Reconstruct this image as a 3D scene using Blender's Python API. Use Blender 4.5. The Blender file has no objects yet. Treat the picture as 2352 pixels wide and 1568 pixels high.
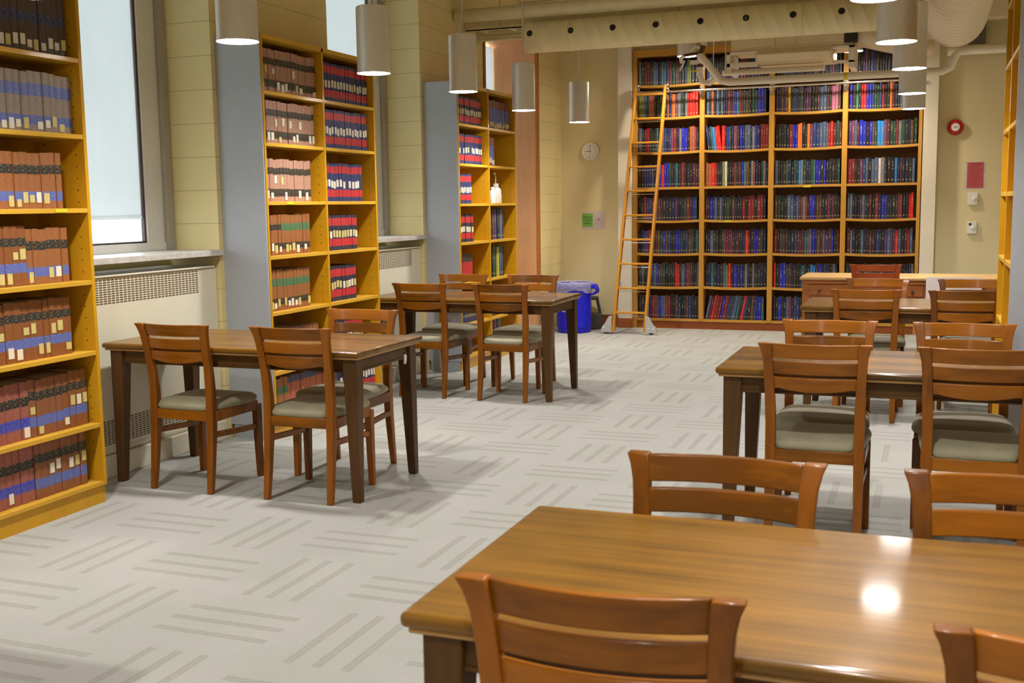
import bpy, math, random
from mathutils import Matrix, Vector
rnd = random.Random(7)
SC = bpy.context.scene
COL = SC.collection
PI = math.pi

# ------------------------------------------------------------------ nodes
def mat(name):
    m = bpy.data.materials.new(name); m.use_nodes = True
    nt = m.node_tree
    b = nt.nodes['Principled BSDF']
    return m, nt, b
class G:
    """tiny shader graph helper"""
    def __init__(s, nt): s.nt = nt
    def n(s, t, **k):
        x = s.nt.nodes.new(t)
        for a, v in k.items(): setattr(x, a, v)
        return x
    def put(s, sock, v):
        if isinstance(v, bpy.types.NodeSocket): s.nt.links.new(v, sock)
        elif v is not None: sock.default_value = v
    def m(s, op, a, b=None, c=None):
        x = s.n('ShaderNodeMath', operation=op)
        s.put(x.inputs[0], a); s.put(x.inputs[1], b)
        if c is not None: s.put(x.inputs[2], c)
        return x.outputs[0]
    def mix(s, f, a, b, mode='MIX'):
        x = s.n('ShaderNodeMix', data_type='RGBA', blend_type=mode)
        s.put(x.inputs[0], f); s.put(x.inputs[6], a); s.put(x.inputs[7], b)
        return x.outputs[2]
    def xyz(s, v):
        x = s.n('ShaderNodeSeparateXYZ'); s.put(x.inputs[0], v); return x.outputs
    def comb(s, a, b, c):
        x = s.n('ShaderNodeCombineXYZ')
        for i, v in enumerate((a, b, c)): s.put(x.inputs[i], v)
        return x.outputs[0]
    def noise(s, vec, scale, detail=3, rough=.5):
        x = s.n('ShaderNodeTexNoise'); s.put(x.inputs['Vector'], vec)
        x.inputs['Scale'].default_value = scale; x.inputs['Detail'].default_value = detail
        x.inputs['Roughness'].default_value = rough
        return x.outputs['Fac']
    def scale(s, vec, sc):
        x = s.n('ShaderNodeMapping'); s.put(x.inputs[0], vec); x.inputs['Scale'].default_value = sc
        return x.outputs[0]
    def ramp(s, f, stops):
        x = s.n('ShaderNodeValToRGB'); s.put(x.inputs[0], f)
        e = x.color_ramp.elements
        while len(e) < len(stops): e.new(.5)
        for i, (p, c) in enumerate(stops): e[i].position = p; e[i].color = (*c, 1) if len(c) == 3 else c
        return x.outputs[0]
    def bump(s, h, strength=.2, dist=.01):
        x = s.n('ShaderNodeBump'); s.put(x.inputs['Height'], h)
        x.inputs['Strength'].default_value = strength; x.inputs['Distance'].default_value = dist
        return x.outputs[0]
    def obj(s): return s.n('ShaderNodeTexCoord').outputs['Object']
    def pos(s): return s.n('ShaderNodeNewGeometry').outputs['Position']
    def rand(s): return s.n('ShaderNodeObjectInfo').outputs['Random']
def c4(c): return (*c, 1)
def mul(c, k): return tuple(x*k for x in c)

def plain(name, col, rough=.6, metal=0, var=.08, sc=30, spec=.5):
    m, nt, b = mat(name); g = G(nt)
    f = g.noise(g.obj(), sc, 2)
    g.put(b.inputs['Base Color'], g.ramp(f, [(.3, mul(col, 1-var)), (.7, mul(col, 1+var))]))
    b.inputs['Roughness'].default_value = rough; b.inputs['Metallic'].default_value = metal
    b.inputs['Specular IOR Level'].default_value = spec
    return m
def wood(name, col, axis=0, rough=.35, grain=.3, coat=0., dens=1., rv=.12, crough=.12):
    m, nt, b = mat(name); g = G(nt)
    o = g.obj()
    r = g.rand()
    off = g.comb(g.m('MULTIPLY', r, 7.3), g.m('MULTIPLY', r, 3.1), g.m('MULTIPLY', r, 5.7))
    ad = g.n('ShaderNodeVectorMath', operation='ADD'); g.put(ad.inputs[0], o); g.put(ad.inputs[1], off)
    s = [26*dens, 26*dens, 26*dens]; s[axis] = 1.6*dens
    s2 = [130*dens]*3; s2[axis] = 5*dens
    v = ad.outputs[0]
    f1 = g.noise(g.scale(v, s), 1, 4, .6)
    f2 = g.noise(g.scale(v, s2), 1, 2, .6)
    f3 = g.noise(v, 5, 2)
    f = g.m('ADD', g.m('MULTIPLY', f1, .55), g.m('ADD', g.m('MULTIPLY', f2, .25), g.m('MULTIPLY', f3, .2)))
    f = g.m('ADD', f, g.m('MULTIPLY', g.m('SUBTRACT', r, .5), rv))
    g.put(b.inputs['Base Color'], g.ramp(f, [(.37, mul(col, 1-grain)), (.5, col), (.63, mul(col, 1+grain*.75))]))
    b.inputs['Roughness'].default_value = rough; b.inputs['Specular IOR Level'].default_value = .22
    b.inputs['Coat Weight'].default_value = coat; b.inputs['Coat Roughness'].default_value = crough
    g.put(b.inputs['Normal'], g.bump(f2, .06, .002))
    return m

M = {}
M['maple'] = wood('maple_laminate', (.60, .31, .012), 2, .33, .08, .25, .35, .0)
M['maple_shelf'] = wood('maple_shelf', (.64, .36, .035), 1, .35, .08, .2, .4, .0)
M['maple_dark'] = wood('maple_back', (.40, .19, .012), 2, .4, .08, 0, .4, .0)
M['backcase'] = wood('oak_case', (.52, .26, .045), 2, .4, .12, .15, .6, .02)
M['backshelf'] = wood('oak_shelf', (.54, .28, .05), 0, .4, .12, .15, .6, .02)
M['caseback'] = wood('case_back', (.30, .16, .06), 2, .5, .1)
M['redbase'] = wood('mahogany_base', (.30, .085, .022), 0, .35, .2, .2)
M['chair_x'] = wood('chair_wood_x', (.255, .083, .004), 0, .38, .48, .18, .3, .2)
M['chair_z'] = wood('chair_wood_z', (.225, .070, .004), 2, .38, .48, .18, .3, .2)
M['chairR_x'] = wood('red_chair_wood_x', (.33, .058, .008), 0, .38, .3, .18, .3, .1)
M['chairR_z'] = wood('red_chair_wood_z', (.30, .05, .007), 2, .38, .3, .18, .3, .1)
M['top'] = wood('table_top_wood', (.165, .074, .0056), 0, .45, .65, .45, .45, .1, .09)
M['leg'] = wood('table_leg_wood', (.085, .038, .009), 2, .45, .3, .1, .8)
M['apron'] = wood('table_apron_wood', (.085, .038, .009), 0, .45, .3, .1, .8)
M['inlay'] = wood('table_inlay_wood', (.42, .24, .09), 0, .35, .1)
M['desk'] = wood('desk_wood', (.36, .12, .032), 0, .4, .25, .15, .7)
M['desktop'] = wood('desk_top_wood', (.55, .34, .14), 0, .4, .15, .1, .6)
M['nichewood'] = wood('niche_wood', (.60, .31, .14), 2, .4, .12, .1, .3)
M['nichetrim'] = wood('niche_trim_wood', (.42, .15, .03), 2, .4, .1)
M['ladder'] = wood('ladder_wood', (.56, .25, .025), 2, .3, .12, .3, .6)
M['bluegrey'] = plain('blue_grey_laminate', (.40, .43, .48), .45, 0, .02)
M['silver'] = plain('brushed_aluminium', (.74, .72, .68), .4, .35, .03, 60)
M['rod'] = plain('lamp_rod', (.55, .53, .50), .4, .5, .02)
M['duct'] = plain('painted_duct', (.74, .65, .38), .5, 0, .04, 6)
M['duct_dark'] = plain('duct_opening', (.006, .006, .006), .7, 0, .0)
M['pinkduct'] = plain('painted_spiral_duct', (.76, .64, .46), .32, .15, .03, 6)
M['pipe'] = plain('painted_pipe', (.74, .65, .40), .5, 0, .05, 9)
M['whitepipe'] = plain('white_pipe', (.82, .75, .64), .45, 0, .03, 9)
M['hvac'] = plain('beige_hvac', (.76, .66, .43), .5, 0, .03, 5)
M['brown'] = plain('brown_insulation', (.10, .045, .02), .6)
M['cream'] = plain('cream_trim', (.74, .68, .55), .55, 0, .02, 4)
M['radiator'] = plain('radiator_enamel', (.72, .69, .55), .42, 0, .02, 4)
M['radslot'] = plain('radiator_slot', (.11, .055, .02), .8, 0, 0)
M['sill'] = plain('stone_sill', (.56, .54, .51), .4, 0, .12, 25)
M['frame'] = plain('window_frame_metal', (.70, .70, .67), .45, 0, .02)
M['frame2'] = plain('window_jamb_metal', (.38, .36, .30), .45, 0, .02)
M['gasket'] = plain('window_gasket', (.07, .045, .04), .7)
M['black'] = plain('black_plastic', (.015, .015, .016), .45)
M['charcoal'] = plain('charcoal_rubber', (.035, .035, .036), .6)
M['white'] = plain('white_plastic', (.80, .80, .78), .4, 0, .01)
M['paper'] = plain('white_paper', (.78, .76, .74), .7, 0, .02)
M['pinkboard'] = plain('foam_board', (.66, .57, .56), .6, 0, .02)
M['chrome'] = plain('chrome', (.78, .76, .72), .2, 1, .02)
M['galv'] = plain('cast_aluminium', (.62, .64, .66), .35, .6, .15, 90)
M['red'] = plain('red_plastic', (.42, .012, .012), .35, 0, .03)
M['greenp'] = plain('green_print', (.20, .52, .09), .6, 0, .02)
M['ink'] = plain('dark_ink', (.04, .05, .04), .6, 0, 0)
M['greyink'] = plain('grey_ink', (.35, .33, .33), .6, 0, 0)
M['redpaper'] = plain('red_notice_print', (.55, .10, .11), .5, 0, .03)
M['redline'] = plain('red_notice_lines', (.36, .045, .06), .5, 0, .03)
M['yellow'] = plain('yellow_label', (.70, .62, .02), .5, 0, .03)
M['hole'] = plain('pin_hole', (.10, .045, .005), .8, 0, 0)
M['greybox'] = plain('grey_box_paint', (.16, .155, .15), .5, 0, .02)
M['label'] = plain('call_number_paper', (.76, .71, .58), .6, 0, .03)
M['labelY'] = plain('aged_call_number_paper', (.60, .50, .18), .6, 0, .06)
M['page'] = plain('page_edges', (.32, .25, .15), .8, 0, .1, 80)

def fabric():
    m, nt, b = mat('sage_velour'); g = G(nt)
    f = g.noise(g.obj(), 14, 3)
    g.put(b.inputs['Base Color'], g.ramp(f, [(.3, (.27, .25, .165)), (.7, (.34, .32, .21))]))
    b.inputs['Roughness'].default_value = .75
    b.inputs['Sheen Weight'].default_value = .25; b.inputs['Sheen Roughness'].default_value = .4
    b.inputs['Sheen Tint'].default_value = (.85, .85, .7, 1)
    g.put(b.inputs['Normal'], g.bump(g.noise(g.obj(), 400, 2), .1, .001))
    return m
M['fabric'] = fabric()
def emit(name, col, st):
    m = bpy.data.materials.new(name); m.use_nodes = True; nt = m.node_tree; nt.nodes.clear()
    e = nt.nodes.new('ShaderNodeEmission'); o = nt.nodes.new('ShaderNodeOutputMaterial')
    e.inputs[0].default_value = c4(col); e.inputs[1].default_value = st
    nt.links.new(e.outputs[0], o.inputs[0]); return m
LAMP = 32.0
M['glow'] = emit('lamp_diffuser', (1, .965, .93), LAMP)
M['glow2'] = emit('accent_lamp_diffuser', (1, .90, .76), LAMP*2.6)

def glass():
    m = bpy.data.materials.new('window_glass'); m.use_nodes = True; nt = m.node_tree; nt.nodes.clear()
    t = nt.nodes.new('ShaderNodeBsdfTransparent'); t.inputs[0].default_value = (.93, .96, .95, 1)
    gl = nt.nodes.new('ShaderNodeBsdfGlossy'); gl.inputs['Roughness'].default_value = .02
    mx = nt.nodes.new('ShaderNodeMixShader'); o = nt.nodes.new('ShaderNodeOutputMaterial')
    mx.inputs[0].default_value = .06; nt.links.new(t.outputs[0], mx.inputs[1]); nt.links.new(gl.outputs[0], mx.inputs[2])
    nt.links.new(mx.outputs[0], o.inputs[0]); return m
M['glass'] = glass()
def film(name, tint, alpha, rough=.15):
    m, nt, b = mat(name); g = G(nt)
    f = g.noise(g.scale(g.obj(), (6, 6, 22)), 3, 3)
    g.put(b.inputs['Alpha'], g.m('MULTIPLY_ADD', f, .5, alpha-.25))
    b.inputs['Base Color'].default_value = c4(tint); b.inputs['Roughness'].default_value = rough
    g.put(b.inputs['Normal'], g.bump(f, .8, .02))
    return m
M['liner'] = film('clear_liner', (.62, .62, .70), .42)
M['sleeve'] = film('plastic_sleeve', (.80, .78, .74), .75)
def blindm():
    m = bpy.data.materials.new('roller_blind_fabric'); m.use_nodes = True; nt = m.node_tree; g = G(nt)
    b = nt.nodes['Principled BSDF']; o = nt.nodes['Material Output']
    f = g.noise(g.scale(g.obj(), (1, 3, 1)), 3, 2)
    col = g.ramp(f, [(.3, (.68, .69, .69)), (.7, (.74, .75, .75))])
    g.put(b.inputs['Base Color'], col); b.inputs['Roughness'].default_value = .8
    t = g.n('ShaderNodeBsdfTranslucent'); t.inputs[0].default_value = (.70, .73, .74, 1)
    mx = g.n('ShaderNodeMixShader'); mx.inputs[0].default_value = .5
    nt.links.new(b.outputs[0], mx.inputs[1]); nt.links.new(t.outputs[0], mx.inputs[2]); nt.links.new(mx.outputs[0], o.inputs[0])
    return m
M['blind'] = blindm()

def carpet():
    m, nt, b = mat('carpet_tiles'); g = G(nt)
    p = g.xyz(g.pos())
    P = .49
    u = g.m('ADD', g.m('DIVIDE', g.m('ADD', p[0], 2.27), P), 40.5)
    v = g.m('ADD', g.m('DIVIDE', g.m('SUBTRACT', p[1], 3.13), P), 40.5)
    par = g.m('GREATER_THAN', g.m('FRACT', g.m('MULTIPLY', g.m('ADD', g.m('FLOOR', u), g.m('FLOOR', v)), .5)), .25)
    fu = g.m('SUBTRACT', g.m('FRACT', u), .5); fv = g.m('SUBTRACT', g.m('FRACT', v), .5)
    def mixf(a, b_): return g.m('ADD', g.m('MULTIPLY', a, g.m('SUBTRACT', 1, par)), g.m('MULTIPLY', b_, par))
    ac = g.m('ABSOLUTE', mixf(fv, fu)); al = g.m('ABSOLUTE', mixf(fu, fv))
    d = g.m('MINIMUM', ac, g.m('ABSOLUTE', g.m('SUBTRACT', ac, .212)))
    def soft(v, e, w):
        x = g.n('ShaderNodeMapRange', interpolation_type='SMOOTHSTEP'); g.put(x.inputs[0], v)
        for q, z in zip((1, 2, 3, 4), (e-w, e+w, 1, 0)): x.inputs[q].default_value = z
        return x.outputs[0]
    line = g.m('MULTIPLY', soft(d, .034, .010), soft(al, .465, .012))
    thin = g.m('MULTIPLY', line, g.m('SUBTRACT', 1, soft(d, .010, .006)))
    n1 = g.noise(g.pos(), 260, 2, .7); n2 = g.noise(g.pos(), 3, 3)
    st = g.noise(g.scale(g.pos(), (60, 60, 60)), 1, 3)
    k = g.m('MULTIPLY', g.m('ADD', g.m('MULTIPLY', line, .26), g.m('MULTIPLY', thin, .10)), g.m('ADD', .35, g.m('MULTIPLY', st, 1.2)))
    base = g.ramp(n1, [(.3, (.31, .312, .286)), (.7, (.43, .427, .392))])
    base = g.mix(.25, base, g.ramp(n2, [(.35, (.34, .345, .312)), (.65, (.42, .408, .385))]))
    g.put(b.inputs['Base Color'], g.mix(k, base, (.19, .185, .145, 1)))
    b.inputs['Roughness'].default_value = .95; b.inputs['Specular IOR Level'].default_value = .1
    g.put(b.inputs['Normal'], g.bump(g.m('SUBTRACT', n1, g.m('MULTIPLY', line, .5)), .35, .004))
    return m
M['carpet'] = carpet()
def blockwall():
    m, nt, b = mat('painted_block'); g = G(nt)
    p = g.xyz(g.pos()); nrm = g.xyz(g.n('ShaderNodeNewGeometry').outputs['Normal'])
    side = g.m('GREATER_THAN', g.m('ABSOLUTE', nrm[1]), .5)
    h = g.m('ADD', g.m('MULTIPLY', p[0], side), g.m('MULTIPLY', p[1], g.m('SUBTRACT', 1, side)))
    row = g.m('DIVIDE', g.m('ADD', p[2], 10.02), .203)
    fr = g.m('FRACT', row)
    odd = g.m('MULTIPLY', g.m('FLOOR', g.m('MULTIPLY', g.m('FRACT', g.m('MULTIPLY', g.m('FLOOR', row), .5)), 1.99)), .5)
    cu = g.m('FRACT', g.m('ADD', g.m('DIVIDE', g.m('ADD', h, 10.13), .406), odd))
    jr = g.m('LESS_THAN', fr, .03); jc = g.m('LESS_THAN', cu, .012)
    j = g.m('MAXIMUM', jr, g.m('MULTIPLY', jc, .5))
    n = g.noise(g.pos(), 2.2, 3); n2 = g.noise(g.pos(), 90, 3)
    base = g.ramp(n, [(.3, (.74, .62, .30)), (.7, (.79, .67, .34))])
    g.put(b.inputs['Base Color'], g.mix(g.m('MULTIPLY', j, .45), base, (.28, .21, .08, 1)))
    b.inputs['Roughness'].default_value = .55
    g.put(b.inputs['Normal'], g.bump(g.m('SUBTRACT', g.m('MULTIPLY', n2, .25), j), .3, .004))
    return m
M['block'] = blockwall()
M['plaster'] = plain('beige_plaster', (.74, .645, .385), .6, 0, .03, 1.5)
M['ceil'] = plain('ceiling_paint', (.55, .45, .26), .8, 0, .06, 2)

# thesis cloth with gilt titles
def cloth(name, col):
    m, nt, b = mat(name); g = G(nt)
    uv = g.xyz(g.n('ShaderNodeUVMap', uv_map='UV').outputs[0])
    seed = g.m('FLOOR', uv[0]); fu = g.m('ABSOLUTE', g.m('SUBTRACT', g.m('FRACT', uv[0]), .5))
    wn = g.n('ShaderNodeTexWhiteNoise', noise_dimensions='1D'); g.put(wn.inputs['W'], seed)
    r = wn.outputs['Value']
    a = g.m('ADD', .35, g.m('MULTIPLY', r, .25)); e = g.m('ADD', .72, g.m('MULTIPLY', r, .2))
    inr = g.m('MULTIPLY', g.m('GREATER_THAN', uv[1], a), g.m('LESS_THAN', uv[1], e))
    num = g.m('MULTIPLY', g.m('GREATER_THAN', uv[1], .10), g.m('LESS_THAN', uv[1], .15))
    txt = g.noise(g.comb(g.m('MULTIPLY', seed, 3.7), g.m('MULTIPLY', fu, 5), g.m('MULTIPLY', uv[1], 34)), 1, 1)
    mask = g.m('MULTIPLY', g.m('LESS_THAN', fu, .15), g.m('ADD', g.m('MULTIPLY', inr, g.m('GREATER_THAN', txt, .57)), num))
    t = g.noise(g.obj(), 120, 2)
    base = g.ramp(t, [(.3, mul(col, .88)), (.7, mul(col, 1.12))])
    g.put(b.inputs['Base Color'], g.mix(g.m('MINIMUM', mask, 1), base, (.42, .36, .20, 1)))
    b.inputs['Roughness'].default_value = .42
    return m
TH = {'black': (.012, .012, .014), 'charcoal': (.022, .021, .024), 'navy': (.012, .017, .055), 'dark blue': (.022, .04, .15),
      'royal blue': (.018, .022, .40), 'steel blue': (.07, .11, .20), 'maroon': (.085, .018, .028), 'dark red': (.20, .02, .025),
      'bright red': (.62, .02, .015), 'dark green': (.02, .06, .042), 'green': (.06, .22, .09), 'orange': (.78, .18, .02),
      'brown': (.10, .05, .032), 'rust': (.38, .10, .045), 'teal': (.03, .13, .14), 'purple': (.06, .03, .14), 'plum': (.17, .045, .09),
      'yellow': (.68, .48, .02), 'white': (.72, .68, .66), 'sky blue': (.03, .22, .60), 'grey': (.17, .17, .20), 'pink': (.42, .13, .22), 'olive': (.20, .24, .05)}
for k, v in TH.items(): M['th_'+k] = cloth('cloth_'+k.replace(' ', '_'), v)
def gilt(name, col, dens=46, th=.56):
    m, nt, b = mat(name); g = G(nt)
    f = g.noise(g.scale(g.obj(), (60, 1, 380)), 1.0, 1)
    g.put(b.inputs['Base Color'], g.mix(g.m('MULTIPLY', g.m('GREATER_THAN', f, th), .22), c4(col), (.55, .45, .22, 1)))
    b.inputs['Roughness'].default_value = .45; return m
LV = {'taupe': (.28, .22, .18), 'umber': (.085, .06, .05), 'tan': (.31, .115, .035), 'rustc': (.25, .085, .022), 'pinktan': (.42, .23, .16), 'rose': (.32, .10, .07),
      'brownc': (.25, .09, .035), 'navyc': (.03, .04, .13), 'inkc': (.03, .03, .055), 'redc': (.50, .03, .035), 'orangec': (.42, .12, .05), 'creamc': (.55, .48, .36), 'mauve': (.20, .08, .06)}
for k, v in LV.items(): M['lv_'+k] = plain('buckram_'+k, v, .5, 0, .1, 60)
BD = {'black': (.02, .018, .018), 'blue': (.09, .13, .42), 'deepblue': (.035, .05, .42), 'green': (.05, .16, .07), 'gold': (.20, .16, .09), 'navy': (.03, .04, .13), 'red': (.50, .03, .035)}
for k, v in BD.items(): M['bd_'+k] = gilt('band_'+k, v, th=.56 if k != 'red' else .66)

# ------------------------------------------------------------------ mesh builder
class MB:
    def __init__(s): s.v = []; s.f = []; s.m = []; s.uv = {}
    def add(s, vs, fs, m=0):
        o = len(s.v); s.v += [tuple(v) for v in vs]
        for f in fs: s.f.append([i+o for i in f]); s.m.append(m)
        return s
    def box(s, x0, x1, y0, y1, z0, z1, m=0):
        return s.add([(x0,y0,z0),(x1,y0,z0),(x1,y1,z0),(x0,y1,z0),(x0,y0,z1),(x1,y0,z1),(x1,y1,z1),(x0,y1,z1)],
                     [(0,3,2,1),(4,5,6,7),(0,1,5,4),(1,2,6,5),(2,3,7,6),(3,0,4,7)], m)
    def loft(s, rings, m=0, caps=True, closed=False):
        n = len(rings[0]); o = len(s.v)
        for r in rings: s.v += [tuple(p) for p in r]
        R = len(rings)
        for i in range(R if closed else R-1):
            a = o+i*n; b = o+((i+1) % R)*n
            for j in range(n):
                k = (j+1) % n
                s.f.append([a+j, a+k, b+k, b+j]); s.m.append(m)
        if caps and not closed:
            s.f.append([o+j for j in range(n)][::-1]); s.m.append(m)
            s.f.append([o+(R-1)*n+j for j in range(n)]); s.m.append(m)
        return s
    def tube(s, pts, r, n=12, m=0, caps=True, closed=False):
        pts = [Vector(p) for p in pts]; rings = []; up = None
        R = len(pts)
        for i, p in enumerate(pts):
            if closed: d = (pts[(i+1) % R]-pts[i-1]).normalized()
            else:
                a = pts[max(i-1, 0)]; b = pts[min(i+1, R-1)]; d = (b-a).normalized()
            if up is None:
                up = Vector((0, 0, 1)) if abs(d.z) < .9 else Vector((1, 0, 0))
            u = (up - d*up.dot(d)).normalized(); w = d.cross(u); up = u
            rr = r[i] if isinstance(r, (list, tuple)) else r
            rings.append([p + (w*math.cos(t)+u*math.sin(t))*rr for t in [2*PI*j/n for j in range(n)]])
        return s.loft(rings, m, caps, closed)
    def lathe(s, prof, c=(0,0,0), n=32, m=0, caps=True):
        rings = [[(c[0]+r*math.cos(2*PI*j/n), c[1]+r*math.sin(2*PI*j/n), c[2]+z) for j in range(n)] for r, z in prof]
        return s.loft(rings, m, caps)
    def disc(s, c, r, axis=2, n=32, m=0, rx=None, flip=False):
        vs = []
        for j in range(n):
            a = 2*PI*j/n; q = (r*math.cos(a), r*math.sin(a))
            if axis == 2: vs.append((c[0]+q[0], c[1]+q[1], c[2]))
            elif axis == 1: vs.append((c[0]+q[0], c[1], c[2]+q[1]))
            else: vs.append((c[0], c[1]+q[0], c[2]+q[1]))
        f = list(range(n)); return s.add(vs, [f[::-1] if flip else f], m)
    def build(s, name, mats, parent=None, smooth=False, bevel=0, loc=None, rot=None, ang=40, seg=2):
        me = bpy.data.meshes.new(name)
        me.from_pydata(s.v, [], s.f); me.update()
        if not isinstance(mats, (list, tuple)): mats = [mats]
        for k in mats: me.materials.append(M[k])
        for p, mi in zip(me.polygons, s.m):
            p.material_index = mi; p.use_smooth = smooth
        if s.uv:
            l = me.uv_layers.new(name='UV')
            for p in me.polygons:
                u = s.uv.get(p.index)
                if u:
                    for li, q in zip(p.loop_indices, u): l.data[li].uv = q
        if smooth: me.set_sharp_from_angle(angle=math.radians(ang))
        o = bpy.data.objects.new(name, me); COL.objects.link(o)
        if parent: o.parent = parent
        if loc: o.location = loc
        if rot: o.rotation_euler = rot
        if bevel:
            b = o.modifiers.new('bevel', 'BEVEL'); b.width = bevel; b.segments = seg; b.limit_method = 'ANGLE'; b.angle_limit = math.radians(35)
            b.harden_normals = False
            for p in me.polygons: p.use_smooth = True
            me.set_sharp_from_angle(angle=math.radians(ang))
        return o
def tag(o, label=None, cat=None, group=None, kind=None):
    if label: o['label'] = label
    if cat: o['category'] = cat
    if group: o['group'] = group
    if kind: o['kind'] = kind
    return o
def empty(name, loc, rz=0, **k):
    o = bpy.data.objects.new(name, None); COL.objects.link(o)
    o.location = loc; o.rotation_euler = (0, 0, rz); o.empty_display_size = .1
    return tag(o, **k)
def kids(o): return [c for c in COL.objects if c.parent == o]
def copy_tree(o, kidmap, parent=None):
    c = o.copy(); COL.objects.link(c)
    if parent: c.parent = parent
    for ch in kidmap.get(o.name, []): copy_tree(ch, kidmap, c)
    return c
def kmap():
    d = {}
    for c in COL.objects:
        if c.parent: d.setdefault(c.parent.name, []).append(c)
    return d
def struct(o, label, cat='structure'): return tag(o, label, cat, kind='structure')

# ------------------------------------------------------------------ room
CE = 3.55; YB = 12.6; XL = -4.12; XR = 3.4; YN = -2.6
b = MB(); b.box(-4.76, XR+.1, YN-.1, YB+.5, -.1, 0); struct(b.build('floor', 'carpet'), 'grey beige carpet tile floor with basket weave stripes', 'floor')
b = MB(); b.box(-4.76, XR+.1, YN-.1, YB+.5, CE, CE+.1); struct(b.build('ceiling', 'ceil'), 'dark beige painted ceiling above the pipes', 'ceiling')
WIN = [(1.28, 2.83), (4.24, 5.79), (7.2, 8.75)]
b = MB()
for y0, y1 in ((YN, 1.28), (2.83, 4.24), (5.79, 7.2), (8.75, 10.19), (11.80, YB+.4)): b.box(-4.53, XL, y0, y1, 0, CE)
for y0, y1 in WIN:
    b.box(-4.53, -4.505, y0, y1, 0, 1.15); b.box(-4.53, -4.45, y0, y1, 3.45, CE)
b.box(-4.53, XL, 10.19, 11.80, 3.24, CE); b.box(-4.75, -4.53, 10.1, 11.9, 3.24, CE); b.box(-4.75, -4.53, 10.1, 10.185, 0, CE); b.box(-4.75, -4.53, 11.805, 11.9, 0, CE); b.box(-4.75, -4.72, 10.19, 11.80, 0, .5)
struct(b.build('wall_left', 'block'), 'yellow painted block wall with window bays on the left', 'wall')
b = MB()
b.box(-5.0, -3.225, YB, YB+.4, 0, CE); b.box(-.115, XR+.1, YB, YB+.4, 0, CE); b.box(-3.225, -.115, YB, YB+.4, 3.16, CE); b.box(-3.225, -.115, YB+.3, YB+.4, 0, 3.16)
struct(b.build('wall_back', 'plaster'), 'beige plaster wall at the far end of the room', 'wall')
b = MB(); b.box(XR, XR+.1, YN, YB, 0, CE); struct(b.build('wall_right', 'plaster'), 'beige wall on the right outside the frame', 'wall')
b = MB(); b.box(-5.0, XR, YN-.1, YN, 0, CE); struct(b.build('wall_front', 'plaster'), 'beige wall behind the camera', 'wall')
b = MB(); b.box(XL, -3.39, YB-.015, YB-.001, 0, .105); b.box(XL, -3.39, YB-.022, YB-.001, .118, .135)
struct(b.build('baseboard_back', 'redbase'), 'red brown wooden baseboard left of the tall bookcase', 'baseboard')
b = MB(); b.box(.03, XR, YB-.015, YB-.001, 0, .105); struct(b.build('baseboard_right', 'redbase'), 'red brown wooden baseboard right of the tall bookcase', 'baseboard')
for i, (x0, x1, w) in enumerate(((-3.39, -3.23, 'left'), (-.11, .03, 'right'))):
    b = MB(); b.box(x0, x1, 12.46, YB-.001, .11, CE-.001)
    b.box(x0-.005, x1+.005, 12.455, YB-.001, 0, .112, 1)
    struct(b.build('trim_%d' % (i+1), ['cream', 'redbase'], bevel=.003), 'cream column trim on the %s side of the tall bookcase' % w, 'trim')

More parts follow.
